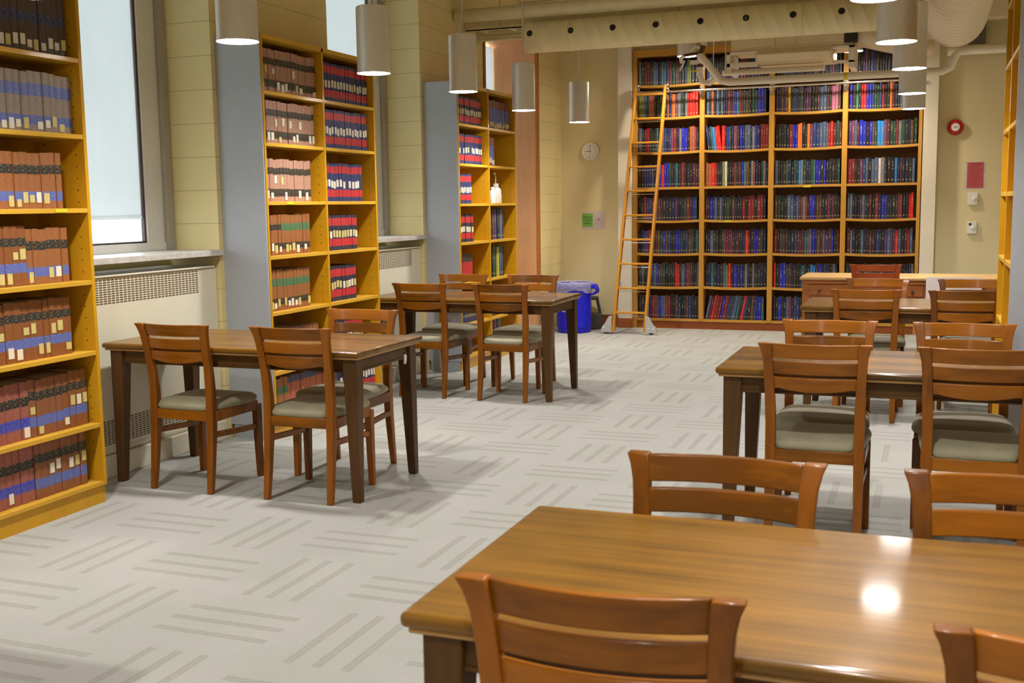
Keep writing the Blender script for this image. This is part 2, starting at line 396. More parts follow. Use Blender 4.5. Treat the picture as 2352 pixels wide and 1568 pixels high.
# windows, blinds, sills, radiator covers
for i, (y0, y1) in enumerate(WIN):
    nm = ('in front of the photo edge', 'beside the nearest bookcase', 'behind the middle bookcase')[i]
    w = empty('window_%d' % (i+1), (-4.49, (y0+y1)/2, 1.19)); struct(w, 'tall window in a grey metal frame %s' % nm, 'window')
    h = (y1-y0)/2
    f = MB()
    for s in (-1, 1):
        a, c = sorted((s*(h-.07), s*(h-.23))); f.box(-.02, .02, a, c, .03, 2.25, 0)
        a, c = sorted((s*(h-.23), s*(h-.245))); f.box(-.015, .01, a, c, .05, 2.25, 2)
        a, c = sorted((s*h*.999, s*(h-.07))); f.box(-.03, .05, a, c, .0, 2.25, 1)
    f.box(-.03, .03, -h+.07, h-.07, 0, .05, 0); f.box(-.015, .012, -h+.24, h-.24, .05, .062, 2); f.box(-.03, .03, -h+.07, h-.07, 2.2, 2.25, 0)
    f.build('window_frame', ['frame', 'frame2', 'gasket'], w, bevel=.002)
    p = MB(); p.box(-.012, -.008, -h+.2, h-.2, .05, 2.2); p.build('glass_pane', 'glass', w)
    bl = MB()
    yy0, yy1 = y0+.25, y1-.25
    bl.box(-4.497, -4.495, yy0, yy1, 1.405, 3.38); bl.box(-4.503, -4.49, yy0, yy1, 1.385, 1.406)
    o = bl.build('roller_blind', 'blind')
    tag(o, ('pale roller blind in the window ahead of the nearest bookcase', 'pale roller blind in the window just right of the nearest bookcase', 'pale roller blind in the window behind the middle bookcase')[i], 'blind')
    b = MB(); b.box(-4.50, -4.09, y0+.002, y1-.002, 1.155, 1.19)
    tag(b.build('window_sill', 'sill', bevel=.003), 'pale stone window sill %s' % ('outside the left photo edge', 'above the nearest radiator cover', 'above the farther radiator cover')[i], 'sill')
    r = empty('radiator_cover', (-4.15, (y0+y1)/2, 0)); tag(r, 'cream metal radiator cover with slotted grilles %s' % ('outside the left photo edge', 'beside the nearest left table', 'behind the middle bookcase')[i], 'radiator cover')
    c = MB(); c.box(-.34, 0, -h+.005, h-.005, .12, 1.08); c.box(-.34, .012, -h+.03, h-.03, 1.082, 1.094)
    c.box(-.02, .004, -h+.005, h-.005, .128, .15)
    c.build('cabinet', 'radiator', r, bevel=.004)
    c = MB(); c.box(-.34, .03, -h+.005, h-.005, 0, .118); c.build('plinth', 'radiator', r, bevel=.004)
    for nmg, z0, z1 in (('upper_grille', .935, 1.075), ('lower_grille', .17, .315)):
        gm = MB(); zz = z0+.004
        yl, yr = (-h+.18, h-.18) if nmg == 'upper_grille' else (-h+.18, h-.33)
        while zz < z1-.004:
            y = yl
            while y < yr-.02:
                gm.add([(.0015, y, zz), (.0015, y+.024, zz), (.0015, y+.024, zz+.006), (.0015, y, zz+.006)], [(0, 1, 2, 3)])
                y += .032
            zz += .0125
        gm.build(nmg, 'radslot', r)
# wooden window niche beyond the far bookcase
w = empty('window_4', (XL, 11.0, .5)); struct(w, 'deep wood lined window niche past the farthest left bookcase', 'window')
b = MB(); b.box(-.56, .0, .765, .799, 0, 2.74); b.box(-.56, .0, -.809, -.775, 0, 2.74); b.box(-.56, .0, -.775, .765, 2.70, 2.739); b.box(-.56, 0, -.775, .765, -.0, .03)
b.build('wood_lining', 'nichewood', w)
b = MB(); b.box(-.02, .012, .755, .80, 0, 2.74); b.box(-.02, .012, -.809, -.765, 0, 2.74); b.box(-.02, .012, -.765, .755, 2.69, 2.74); b.build('edge_trim', 'nichetrim', w)
b = MB(); b.box(-.54, -.536, -.775, .765, .03, 2.70); b.build('glass_pane', 'glass', w)
b = MB(); b.box(XL-.515, XL-.513, 10.235, 11.755, .56, 3.17)
tag(b.build('roller_blind', 'blind'), 'pale blind inside the wood lined niche past the farthest left bookcase', 'blind')
b = MB(); b.box(XL+.0005, XL+.02, 10.24, 11.76, 0, .49); struct(b.build('trim_3', 'nichewood'), 'wooden panel under the niche window', 'trim')

# ------------------------------------------------------------------ books
ORD = 'first second third fourth fifth sixth seventh eighth ninth tenth eleventh twelfth thirteenth fourteenth fifteenth sixteenth seventeenth eighteenth nineteenth twentieth'.split()
ORD += ['twenty-'+x for x in ORD[:9]] + ['thirtieth'] + ['thirty-'+x for x in ORD[:9]] + ['fortieth'] + ['forty-'+x for x in ORD[:9]]
BC = {}
def book_geo(mb, x0, w, h, d, bands, cover=0, page=None, y0=0, z0=0, shear=0, seed=None, rot=None):
    """spine towards -y; bands [(v0,v1,mat)] cover the whole height"""
    bw = .0035
    sec = [(-w/2, bw), (-w/4, bw*.25), (0, 0), (w/4, bw*.25), (w/2, bw), (w/2, d), (-w/2, d)]
    n = len(sec); o = len(mb.v)
    zs = [bands[0][0]] + [q[1] for q in bands]
    def T(x, y, z):
        if shear: x, z = x*math.cos(shear)+z*math.sin(shear), z*math.cos(shear)-x*math.sin(shear)
        return (x0+x, y0+y, z0+z)
    dz = w/2*abs(math.sin(shear)) if shear else 0
    for z in zs:
        for x, y in sec: mb.v.append(T(x, y, z*h+dz))
    for i, (a, c, mi) in enumerate(bands):
        for j in range(n):
            k = (j+1) % n
            mb.f.append([o+i*n+j, o+i*n+k, o+(i+1)*n+k, o+(i+1)*n+j]); mb.m.append(mi if j < 4 else cover)
            if seed is not None and j < 4:
                u0 = seed+.05+.9*(sec[j][0]/w+.5); u1 = seed+.05+.9*(sec[k][0]/w+.5)
                mb.uv[len(mb.f)-1] = [(u0, a), (u1, a), (u1, c), (u0, c)]
    L = len(zs)-1
    t = [o+L*n+j for j in range(n)]
    # page block slightly below the cover boards
    mb.f.append(t); mb.m.append(page if page is not None else cover)
    mb.f.append([o+j for j in range(n)][::-1]); mb.m.append(cover)
def fill(bands, base=0):
    out = []; z = 0
    for a, c, mi in sorted(bands):
        if a > z: out.append((z, a, base))
        out.append((a, c, mi)); z = c
    if z < 1: out.append((z, 1, base))
    return out
# style: cover, bands, label chance low/mid, heights, widths
ST = {
 'umber': ('umber', [(.45, .60, 'navy')], .9, 'low', .300, 'dark brown'),
 'taupe': ('taupe', [(.60, .80, 'blue'), (.12, .28, 'blue')], .95, 'low', .270, 'taupe and blue'),
 'tanblue': ('tan', [(.62, .78, 'black'), (.14, .31, 'blue')], .5, 'low', .255, 'orange brown'),
 'tanblue2': ('rustc', [(.66, .80, 'black'), (.22, .38, 'blue')], .85, 'mix', .270, 'rust brown'),
 'tanblue3': ('brownc', [(.64, .80, 'black'), (.18, .36, 'blue')], .6, 'mix', .265, 'brown and blue'),
 'pinkblue': ('rose', [(.58, .74, 'black'), (.20, .38, 'deepblue')], .4, 'low', .265, 'rose and blue'),
 'pink2': ('pinktan', [(.64, .80, 'black'), (.12, .30, 'black')], .6, 'mix', .262, 'pinkish tan'),
 'greenb': ('tan', [(.60, .78, 'green'), (.14, .30, 'black')], .7, 'low', .255, 'brown green banded'),
 'blackb': ('tan', [(.62, .76, 'black'), (.14, .30, 'black')], .7, 'low', .255, 'brown black banded'),
 'navyred': ('navyc', [(.74, .93, 'red'), (.12, .31, 'red')], .92, 'high', .258, 'navy and red'),
 'inkred': ('inkc', [(.70, .92, 'red'), (.12, .33, 'red')], 1.0, 'high', .240, 'black and red'),
 'mauve': ('mauve', [(.6, .74, 'black')], .3, 'low', .255, 'dark mauve'),
 'orangenavy': ('orangec', [(.0, .28, 'navy'), (.84, 1, 'navy')], .0, 'low', .25, 'orange and navy'),
 'tanbl': ('mauve', [(.22, .72, 'blue')], .95, 'low', .26, 'mauve and blue'),
 'redblk': ('redc', [(.72, 1, 'black'), (0, .08, 'black')], .0, 'low', .245, 'red topped black'),
 'navyg': ('navyc', [(.7, .8, 'gold'), (.2, .3, 'gold')], .3, 'low', .25, 'navy gilt'),
}
for k, v in ST.items():
    if v[0] == 'umber': continue
def law_mesh(style, wi, hi):
    key = (style, wi, hi)
    if key in BC: return BC[key]
    cov, bands, lp, lm, h, look = ST[style]
    w = (.030, .036, .042, .050)[wi]; hh = h*(1, .985, 1.012)[hi]
    mats = ['lv_'+cov, 'page']; bb = []
    for a, c, nm in bands:
        k = 'bd_'+nm
        if k not in mats: mats.append(k)
        bb.append((a, c, mats.index(k)))
    mb = MB(); book_geo(mb, 0, w-.0012, hh, .19, fill(bb), 0, 1)
    me = bpy.data.meshes.new('law_volume'); me.from_pydata(mb.v, [], mb.f); me.update()
    for k in mats: me.materials.append(M[k])
    for p, mi in zip(me.polygons, mb.m): p.material_index = mi
    BC[key] = (me, w, hh); return BC[key]
LB = {}
def label_mesh(w, tall, aged):
    key = (round(w, 3), tall, aged)
    if key in LB: return LB[key]
    mb = MB(); ww = w*.32; hh = .048 if tall else .034
    mb.box(-ww, ww, -.0012, .004, 0, hh)
    me = bpy.data.meshes.new('call_number_label'); me.from_pydata(mb.v, [], mb.f); me.update(); me.materials.append(M['labelY' if aged else 'label'])
    LB[key] = me; return me
SHN = ['bottom', 'second', 'third', 'fourth', 'fifth', 'sixth', 'top']
def law_row(styles, y0, y1, z, x, case, row, bay, group, aged=.5, labels=True, seed=0, rt=False, wch=(1, 2, 2, 2, 3), nm='law_volume'):
    """books from y0 to y1 (left to right seen from the room), spine at x facing +x"""
    r = random.Random(seed); y = y0; items = []
    while True:
        f = (y-y0)/max(y1-y0, .01)
        st = styles[min(int(f*len(styles)), len(styles)-1)] if isinstance(styles, (list, tuple)) else styles
        wi = r.choice(wch); me, w, h = law_mesh(st, wi, r.choice((0, 0, 1, 2)))
        if y+w > y1: break
        items.append((st, me, w, h, y+w/2)); y += w
    n = len(items)
    for i, (st, me, w, h, yc) in enumerate(items):
        o = bpy.data.objects.new(nm, me); COL.objects.link(o)
        o.location = (x+r.uniform(-.004, .002), yc, z); o.rotation_euler = (0, 0, PI/2)
        k = (n-i) if rt else (i+1)
        side = 'right' if rt else 'left'
        shelf = SHN[row] + ' shelf' + ('' if SHN[row] in ('top', 'bottom') else ' up')
        tag(o, '%s volume, %s from %s, %s, %s%s' % (ST[st][5], ORD[k-1], side, shelf, (bay+' of ') if bay else '', case), 'book', group)
        if labels and r.random() < ST[st][2]:
            md = ST[st][3]
            v = {'low': r.uniform(.03, .12), 'high': r.uniform(.34, .39), 'mix': r.choice((.04, .08, .40, .44))}[md]
            l = bpy.data.objects.new('call_number_label', label_mesh(w, md == 'high' or r.random() < .6, r.random() < aged))
            COL.objects.link(l); l.parent = o; l.location = (r.uniform(-.002, .002), 0, v*h)
            l['label'] = 'cream paper call number label'

# ------------------------------------------------------------------ left bookcases
def bookcase(y0, bays, zs, label, endpanel=True, x0=-4.10, xf=-3.80, H=2.48, bw=.718, rz=0):
    L = bays*bw+.012
    t = empty('bookcase', (xf, y0, 0), 0, label=label, cat='bookcase')
    D = xf-x0; th = .02
    def sp(y, nm):
        b = MB(); b.box(-D, 0, y, y+th, .0 if 0 else .09, H)
        for xx in (-.05, -D+.06):
            z = .25
            while z < H-.12:
                for yy in ((y-.0006, y+th+.0006)):
                    b.add([(xx-.0035, yy, z-.0035), (xx+.0035, yy, z-.0035), (xx+.0035, yy, z+.0035), (xx-.0035, yy, z+.0035)], [(0, 1, 2, 3)], 1)
                z += .056
        b.build(nm, ['maple', 'hole'], t)
    for i in range(bays+1): sp(i*(L-th)/bays, 'side_panel')
    b = MB(); b.box(-D, 0, th, L-th, H-.024, H); b.box(-D, .0, 0, L, H, H+.004); b.build('top_board', 'maple_shelf', t)
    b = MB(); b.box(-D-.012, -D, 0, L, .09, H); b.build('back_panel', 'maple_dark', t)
    b = MB(); b.box(-D, -.012, .004, L-.004, 0, .09); b.build('base', 'maple', t)
    for i in range(bays):
        a = i*(L-th)/bays+th; c = (i+1)*(L-th)/bays
        for k, z in enumerate(zs):
            b = MB(); b.box(-D+.001, -.001, a, c, z-.022 if k else z-.02, z)
            b.build('shelf', 'maple_shelf', t, bevel=.0015)
    if endpanel:
        b = MB(); b.box(-D-.03, -.004, -.012, -.0005, .085, H+.01); b.box(-D, -.02, -.008, -.0005, 0, .085)
        o = b.build('end_panel', 'bluegrey', t); o['label'] = 'blue grey end panel'
    return t, L
ZA = [.111, .404, .762, 1.106, 1.452, 1.80, 2.155]
ZB = [.111, .42, .795, 1.145, 1.48, 1.838, 2.15]
ZC = [.111, .40, .765, 1.118, 1.455, 1.80, 2.14]
caseA, LA = bookcase(4.317-2*.718-.012, 2, ZA, 'nearest yellow maple bookcase along left wall, cut by the left photo edge')
caseB, LBc = bookcase(5.842, 2, ZB, 'middle yellow maple bookcase along left wall with blue grey end panel')
caseC, LCc = bookcase(8.808, 2, ZC, 'farthest yellow maple bookcase along left wall, wash bottle on its shelf', bw=.695)
XS = -3.845
nA = 'nearest bookcase'; gA = 'law volumes on the nearest left bookcase'
yA0 = 4.317-.718+.05; yA1 = 4.295
rowsA = [(['pinkblue', 'pinkblue', 'tanblue3', 'tanblue3', 'tanblue3'], 4.262), (['pinkblue', 'tanblue3', 'tanblue2'], 4.275), (['tanblue2'], 4.225), (['tanblue2', 'tanblue'], 4.225), (['tanblue'], 4.228), (['taupe'], 4.292), (['umber'], 4.292)]
for i, (st, ye) in enumerate(rowsA):
    # start so that the rightmost book ends at ye
    law_row(st, yA0+.004*(i % 3), ye, ZA[i]+.0005, XS, nA, i, '', gA, aged=.15 if i > 4 else .7, seed=100+i, rt=True)
nB = 'middle bookcase'; gB = 'law volumes on the middle left bookcase'
mB = 5.842+.718
rl = [(['greenb', 'orangenavy', 'orangenavy', 'orangenavy'], 1.0), (['mauve', 'mauve', 'greenb'], .9), (['greenb'], .80), (['blackb', 'greenb', 'greenb'], .80), (['pink2'], .86), (['pink2'], 1), (['pink2'], 1)]
for i, (st, f) in enumerate(rl):
    law_row(st, 5.866, 5.866+(mB-5.868)*f, ZB[i]+.0005, XS, nB, i, 'left bay', gB, aged=.2 if i > 3 else .6, seed=200+i)
rr = [('navyred', 1.0), ('inkred', .75), ('inkred', .70), ('inkred', .70), ('navyred', .84), ('navyred', 1), ('navyred', 1)]
for i, (st, f) in enumerate(rr):
    law_row(st, mB+.024, mB+.024+(.690)*f, ZB[i]+.0005, XS, nB, i, 'right bay', gB, aged=.05 if i > 3 or i == 0 else .9, seed=230+i, wch=(1, 2, 2))
nC = 'farthest bookcase'; gC = 'volumes on the farthest left bookcase'
mC = 8.808+.695
rl = [('navyg', .5), ('navyg', .95), ('redblk', .58), ('inkred', .60), ('navyred', .60), ('navyred', 1), ('inkred', .95)]
for i, (st, f) in enumerate(rl):
    law_row(st, 8.832, 8.832+.665*f, ZC[i]+.0005, XS, nC, i, 'left bay', gC, aged=.1, seed=300+i, wch=(1, 2, 3), nm='far_law_volume')  # law volumes, as on the other left bookcases
law_row('tanbl', mC+.022, mC+.022+.655, ZC[6]+.0005, XS, nC, 6, 'right bay', gC, aged=.5, seed=340, wch=(1, 1, 2), nm='far_law_volume')
law_row('tanbl', mC+.022, mC+.022+.255, ZC[5]+.0005, XS, nC, 5, 'right bay', gC, aged=0, seed=341, wch=(1, 2), nm='far_law_volume')
law_row('redblk', mC+.022, mC+.022+.52, ZC[1]+.0005, XS, nC, 1, 'right bay', gC, aged=0, seed=342, nm='far_law_volume')

# thin mixed volumes
def thesis_mesh(color, w, h, d=.2):
    key = ('t', color, round(w, 4), round(h, 3))
    mb = MB(); book_geo(mb, 0, w-.0012, h, d, [(0, 1, 0)], 0, 1, seed=rnd.randint(1, 900))
    me = bpy.data.meshes.new('thesis'); me.from_pydata(mb.v, [], mb.f); me.update()
    me.materials.append(M['th_'+color]); me.materials.append(M['page'])
    l = me.uv_layers.new(name='UV')
    for p, mi in zip(me.polygons, mb.m):
        p.material_index = mi
        u = mb.uv.get(p.index)
        if u:
            for li, q in zip(p.loop_indices, u): l.data[li].uv = q
    return me
for row, cols in ((3, 'grey sky-blue teal white brown navy rust brown royal-blue steel-blue navy charcoal brown grey steel-blue navy'.split()),
                  (2, 'white grey dark-red dark-red black dark-green green charcoal olive yellow green steel-blue navy grey navy'.split()),
                  (0, 'dark-red grey steel-blue rust charcoal brown plum grey navy maroon teal grey'.split())):
    y = mC+.024
    for i, c in enumerate(cols):
        c = c.replace('-', ' '); w = rnd.uniform(.026, .034); h = rnd.uniform(.272, .292)
        if row == 0: h -= .02
        o = bpy.data.objects.new('bound_journal', thesis_mesh(c, w, h)); COL.objects.link(o)
        o.location = (XS+rnd.uniform(-.01, 0), y+w/2, ZC[row]+.0005); o.rotation_euler = (0, 0, PI/2); y += w
        tag(o, '%s thin volume, %s from left, %s shelf%s, right bay of farthest bookcase' % (c, ORD[i], SHN[row], '' if row == 0 else ' up'), 'book', gC)
# wash bottle, small bottle, tablet and sheet
def bottle(y, x, h, r, nozzle, lab):
    t = empty('wash_bottle' if nozzle else 'plastic_bottle', (x, y, ZC[4]+.0005), 0, label=lab, cat='bottle')
    b = MB(); b.lathe([(r*.9, 0), (r, .006), (r, h*.62), (r*.92, h*.72), (r*.5, h*.82), (r*.42, h*.84)], n=24); b.build('bottle_body', 'white', t, smooth=True, ang=60)
    b = MB(); b.lathe([(r*.52, h*.83), (r*.52, h), (r*.4, h*1.01)], n=20); b.build('cap', 'white', t, smooth=True)
    if nozzle:
        pts = [(0, 0, h)]
        for k in range(9):
            a = k/8*PI*.8; pts.append((0, -.03+.03*math.cos(a), h+.07+.03*math.sin(a)))
        b = MB(); b.tube(pts, [.005]*6+[.004]*4, 8); b.build('nozzle', 'white', t, smooth=True)
bottle(mC+.39, -3.89, .185, .051, True, 'white wash bottle with bent nozzle on the farthest left bookcase')
bottle(mC+.20, -3.85, .15, .032, False, 'small white bottle left of the wash bottle')
bottle(mC+.50, -3.91, .12, .034, False, 'squat white bottle just right of and behind the wash bottle')
b = MB(); b.box(-.001, .001, -.045, .045, 0, .19); o = b.build('green_document_sheet', 'sleeve', loc=(-3.93, mC+.41, ZC[5]+.003), rot=(.12, -.25, 0)); tag(o, 'pale green plastic sheet leaning beside the mauve and blue volumes', 'document sleeve')
b = MB(); b.box(-.006, .006, -.04, .04, 0, .17); o = b.build('black_book_stand', 'black', loc=(-3.95, mC+.335, ZC[5]+.003), rot=(.1, -.2, 0), bevel=.004); tag(o, 'black metal bookend beside the mauve and blue volumes', 'bookend')
# yellow shelf markers (parts of their bookcases)
for case, y, z in ((caseA, yA0+.215, ZA[4]), (caseB, .27, ZB[4])):
    yy = (4.13-case.location.y) if case == caseA else y
    b = MB(); b.box(0, .0012, yy-.045, yy+.03, z-.018, z-.001); o = b.build('shelf_marker', 'yellow', case); o['label'] = 'yellow shelf marker'

# ------------------------------------------------------------------ tall bookcase on the back wall
ZK = [.113, .49, .869, 1.245, 1.614, 2.018, 2.404, 2.763]
XD = [-3.225, -2.43, -1.668, -.897, -.12]
case = empty('tall_bookcase', (0, 12.5, 0), 0, label='tall wooden bookcase filling the far wall, four bays of dark bound volumes', cat='bookcase')
def sag(t): return -.011*4*t*(1-t)
b = MB(); b.box(-3.225, -3.178, 0, .36, .0, 3.15); b.build('side_panel', 'backcase', case, bevel=.002)
b = MB(); b.box(-.155, -.12, 0, .36, .0, 3.15); b.build('side_panel', 'backcase', case, bevel=.002)
for x in XD[1:4]:
    b = MB(); b.box(x-.027, x+.027, -.004, .36, .09, 3.10); b.build('divider', 'backcase', case, bevel=.002)
b = MB(); b.box(-3.178, -.155, 0, .36, 3.075, 3.15); b.build('top_board', 'backshelf', case, bevel=.002)
b = MB(); b.box(-3.178, -.155, .355, .37, .09, 3.10); b.build('back_panel', 'caseback', case)
b = MB(); b.box(-3.178, -.155, .018, .36, 0, .09); b.build('base', 'redbase', case)
BAY = []
for i in range(4):
    a = XD[i]+(.047 if i == 0 else .027); c = XD[i+1]-(.035 if i == 3 else .027); BAY.append((a, c))
    for k, z in enumerate(ZK):
        b = MB(); rings = []
        for j in range(9):
            t = j/8; x = a+(c-a)*t; s = 0 if k in (0, 4) else sag(t)
            rings.append([(x, .003, z-.026+s), (x, .003, z+s), (x, .35, z+s), (x, .35, z-.026+s)])
        b.loft(rings); b.build('shelf', 'backshelf', case)
for bi, k, x in ((1, 3, -2.13), (2, 4, -1.28)):
    b = MB(); b.box(x-.04, x+.04, .0005, .0028, ZK[k]-.03, ZK[k]-.012); o = b.build('shelf_marker', 'yellow', case); o['label'] = 'yellow shelf marker'
BAYN = ['first', 'second', 'third', 'fourth']
ROWN = ['lowest', 'second', 'third', 'fourth', 'fifth', 'sixth', 'seventh', 'top']
def pxx(px): return -3.175+(px-1463)*(3.057/646.)
OV = {  # (row from bottom, bay): [(pixel, colour)]
 (6, 0): [(1470, 'olive'), (1497, 'rust'), (1500, 'rust'), (1548, 'orange'), (1565, 'grey'), (1584, 'bright red'), (1591, 'bright red'), (1600, 'bright red'), (1605, 'bright red'), (1535, 'rust')],
 (6, 1): [(1634, 'steel blue'), (1642, 'rust'), (1697, 'royal blue'), (1718, 'dark green'), (1757, 'royal blue'), (1745, 'dark green')],
 (6, 2): [(1821, 'yellow'), (1915, 'pink'), (1924, 'pink'), (1888, 'steel blue'), (1815, 'dark red')],
 (6, 3): [(1953, 'royal blue'), (1970, 'green'), (1982, 'bright red'), (1993, 'royal blue'), (2003, 'dark blue'), (2011, 'dark green'), (2040, 'orange'), (1998, 'royal blue')],
 (5, 0): [(1482, 'dark red'), (1487, 'bright red'), (1553, 'dark red'), (1571, 'pink'), (1576, 'royal blue'), (1593, 'rust'), (1598, 'rust'), (1565, 'grey')],
 (5, 1): [(1649, 'sky blue'), (1655, 'bright red'), (1662, 'bright red'), (1667, 'bright red'), (1708, 'royal blue'), (1743, 'royal blue'), (1697, 'plum'), (1681, 'royal blue'), (1763, 'dark red'), (1724, 'steel blue')],
 (5, 2): [(1822, 'dark red'), (1832, 'royal blue'), (1838, 'royal blue'), (1845, 'orange'), (1862, 'orange'), (1871, 'plum'), (1880, 'dark blue'), (1895, 'steel blue'), (1911, 'dark red'), (1915, 'bright red')],
 (5, 3): [(1949, 'bright red'), (1964, 'plum'), (1982, 'royal blue'), (1999, 'royal blue'), (2022, 'sky blue'), (2045, 'dark green'), (2068, 'dark green'), (2098, 'dark green')],
 (4, 0): [(1489, 'royal blue'), (1516, 'teal'), (1520, 'royal blue'), (1525, 'bright red'), (1533, 'royal blue'), (1540, 'dark green'), (1572, 'bright red'), (1576, 'dark red')],
 (4, 1): [(1628, 'royal blue'), (1633, 'rust'), (1645, 'bright red'), (1652, 'dark red'), (1670, 'olive'), (1678, 'white'), (1698, 'dark red'), (1715, 'royal blue'), (1742, 'dark red')],
 (4, 2): [(1783, 'bright red'), (1843, 'sky blue'), (1856, 'dark green'), (1887, 'royal blue'), (1902, 'royal blue'), (1876, 'teal')],
 (4, 3): [(2020, 'white'), (2054, 'sky blue'), (2092, 'steel blue'), (1960, 'dark red')],
 (3, 0): [(1483, 'dark red'), (1490, 'dark blue'), (1495, 'dark blue'), (1500, 'dark red'), (1586, 'dark red'), (1599, 'royal blue')],
 (3, 1): [(1644, 'royal blue'), (1652, 'steel blue'), (1665, 'steel blue'), (1683, 'dark green'), (1736, 'dark red'), (1753, 'dark red'), (1758, 'dark red')],
 (3, 2): [(1837, 'dark blue'), (1862, 'dark red'), (1873, 'royal blue'), (1878, 'royal blue')],
 (3, 3): [(2031, 'royal blue'), (2063, 'dark red'), (2085, 'bright red'), (2090, 'bright red')],
 (2, 0): [(1481, 'dark blue'), (1527, 'royal blue'), (1541, 'dark blue'), (1560, 'royal blue'), (1566, 'royal blue'), (1584, 'dark blue')],
 (2, 1): [(1622, 'bright red'), (1678, 'dark red'), (1691, 'dark red'), (1703, 'maroon'), (1725, 'bright red'), (1747, 'royal blue')],
 (2, 2): [(1779, 'royal blue'), (1876, 'royal blue'), (1920, 'royal blue')],
 (2, 3): [(2059, 'bright red'), (2088, 'dark red'), (1985, 'steel blue')],
 (1, 0): [(1506, 'steel blue'), (1512, 'royal blue'), (1521, 'dark green'), (1560, 'bright red'), (1573, 'steel blue'), (1587, 'dark red')],
 (1, 1): [(1623, 'dark red'), (1680, 'green'), (1687, 'bright red'), (1698, 'royal blue'), (1715, 'royal blue')],
 (1, 2): [(1793, 'bright red'), (1804, 'royal blue'), (1816, 'royal blue'), (1879, 'sky blue'), (1892, 'royal blue')],
 (1, 3): [(1975, 'bright red'), (1945, 'dark red')],
 (0, 0): [(1502, 'dark red'), (1521, 'royal blue'), (1528, 'steel blue'), (1533, 'royal blue'), (1538, 'dark red'), (1590, 'dark blue')],
 (0, 1): [(1624, 'steel blue'), (1630, 'steel blue'), (1645, 'bright red'), (1664, 'royal blue'), (1712, 'bright red'), (1653, 'dark red'), (1660, 'dark red'), (1675, 'dark red'), (1755, 'royal blue'), (1720, 'dark blue')],
 (0, 2): [(1806, 'royal blue')],
 (7, 0): [(1486, 'dark red'), (1506, 'steel blue'), (1545, 'dark red'), (1553, 'dark green'), (1584, 'olive'), (1590, 'olive')],
}
BASE = ['black']*8+['charcoal']*10+['navy']*8+['dark blue']*2+['steel blue']*3+['maroon']*5+['brown']*3+['dark green']*2+['grey']*1+['dark red', 'purple', 'plum', 'teal']
cand = []
for row in range(8):
    for bi, (a, c) in enumerate(BAY):
        r = random.Random(900+row*7+bi); x = a+.012+(.02 if (row, bi) == (5, 1) else 0); idx = 0
        ov = {}; cells = OV.get((row, bi), [])
        while True:
            w = r.choice((.021, .024, .026, .028, .030, .034, .038)); h = .262+r.uniform(-.012, .012)
            lean = 0
            if (row, bi) == (0, 1) and idx < 16: lean = .20
            if (row, bi) == (0, 1) and 16 <= idx < 19: lean = .07
            if (row, bi) == (5, 1) and idx < 6: lean = -.12
            sx = w/math.cos(lean)
            if lean > 0: sx *= 1.03
            if x+sx+ (.03 if lean > 0 else 0) > c-.005: break
            xc = x+w/2
            col = r.choice(BASE)
            for px, cc in cells:
                X = pxx(px)
                if abs(X-xc) < w*.62: col = cc
            t = (xc-a)/(c-a); s = 0 if row in (0, 4) else sag(t)
            idx += 1
            vis = w*h*(.35 if row == 7 and bi else 1)*(.4 if row == 0 and bi > 1 else 1)*(.5 if row == 1 and bi > 1 else 1)
            vis *= 1.4 if col in ('bright red', 'orange', 'yellow', 'white', 'sky blue', 'royal blue', 'green', 'olive', 'pink') else 1
            cand.append((vis, row, bi, idx, col, w, h, lean, xc, ZK[row]+s+.0012))
            x += sx
cand.sort(key=lambda q: -q[0])
for vis, row, bi, idx, col, w, h, lean, xc, z in cand[:300]:
    o = bpy.data.objects.new('bound_thesis', thesis_mesh(col, w, h, .19)); COL.objects.link(o)
    dz = w/2*abs(math.sin(lean))
    o.location = (xc, 12.5+.045+rnd.uniform(0, .012), z+dz); o.rotation_euler = (0, lean, 0)
    tag(o, '%s cloth volume, %s from left, %s shelf%s, %s bay of far bookcase' % (col, ORD[idx-1], ROWN[row], '' if row in (0, 7) else ' up', BAYN[bi]), 'book', 'bound volumes on the far wall bookcase')
mb = MB(); mats = ['page']
for vis, row, bi, idx, col, w, h, lean, xc, z in cand[300:]:
    k = 'th_'+col
    if k not in mats: mats.append(k)
    mi = mats.index(k)
    book_geo(mb, xc, w-.0012, h, .19, [(0, 1, mi)], mi, 0, y0=12.545, z0=z, shear=lean, seed=rnd.randint(1, 900))
o = mb.build('bound_volumes', mats); tag(o, 'remaining narrow dark cloth volumes between the others on the far wall bookcase', 'books', None, 'stuff')

# ladder rail
rail = empty('ladder_rail', (0, 12.4, 2.668), 0, label='bright metal ladder rail across the far bookcase', cat='rail')
b = MB(); b.tube([(-3.19, 0, 0), (-.16, 0, 0)], .0135, 12); b.build('rail_tube', 'chrome', rail, smooth=True)
for x in XD[1:4]:
    b = MB(); b.box(x-.018, x+.018, .0, .094, -.03, .012); b.box(x-.02, x+.02, .084, .0955, -.075, .055); b.tube([(x, .02, -.015), (x, .0, -.02), (x, -.012, 0), (x, .0, .016)], .007, 8)
    b.build('bracket', 'chrome', rail, bevel=.003)
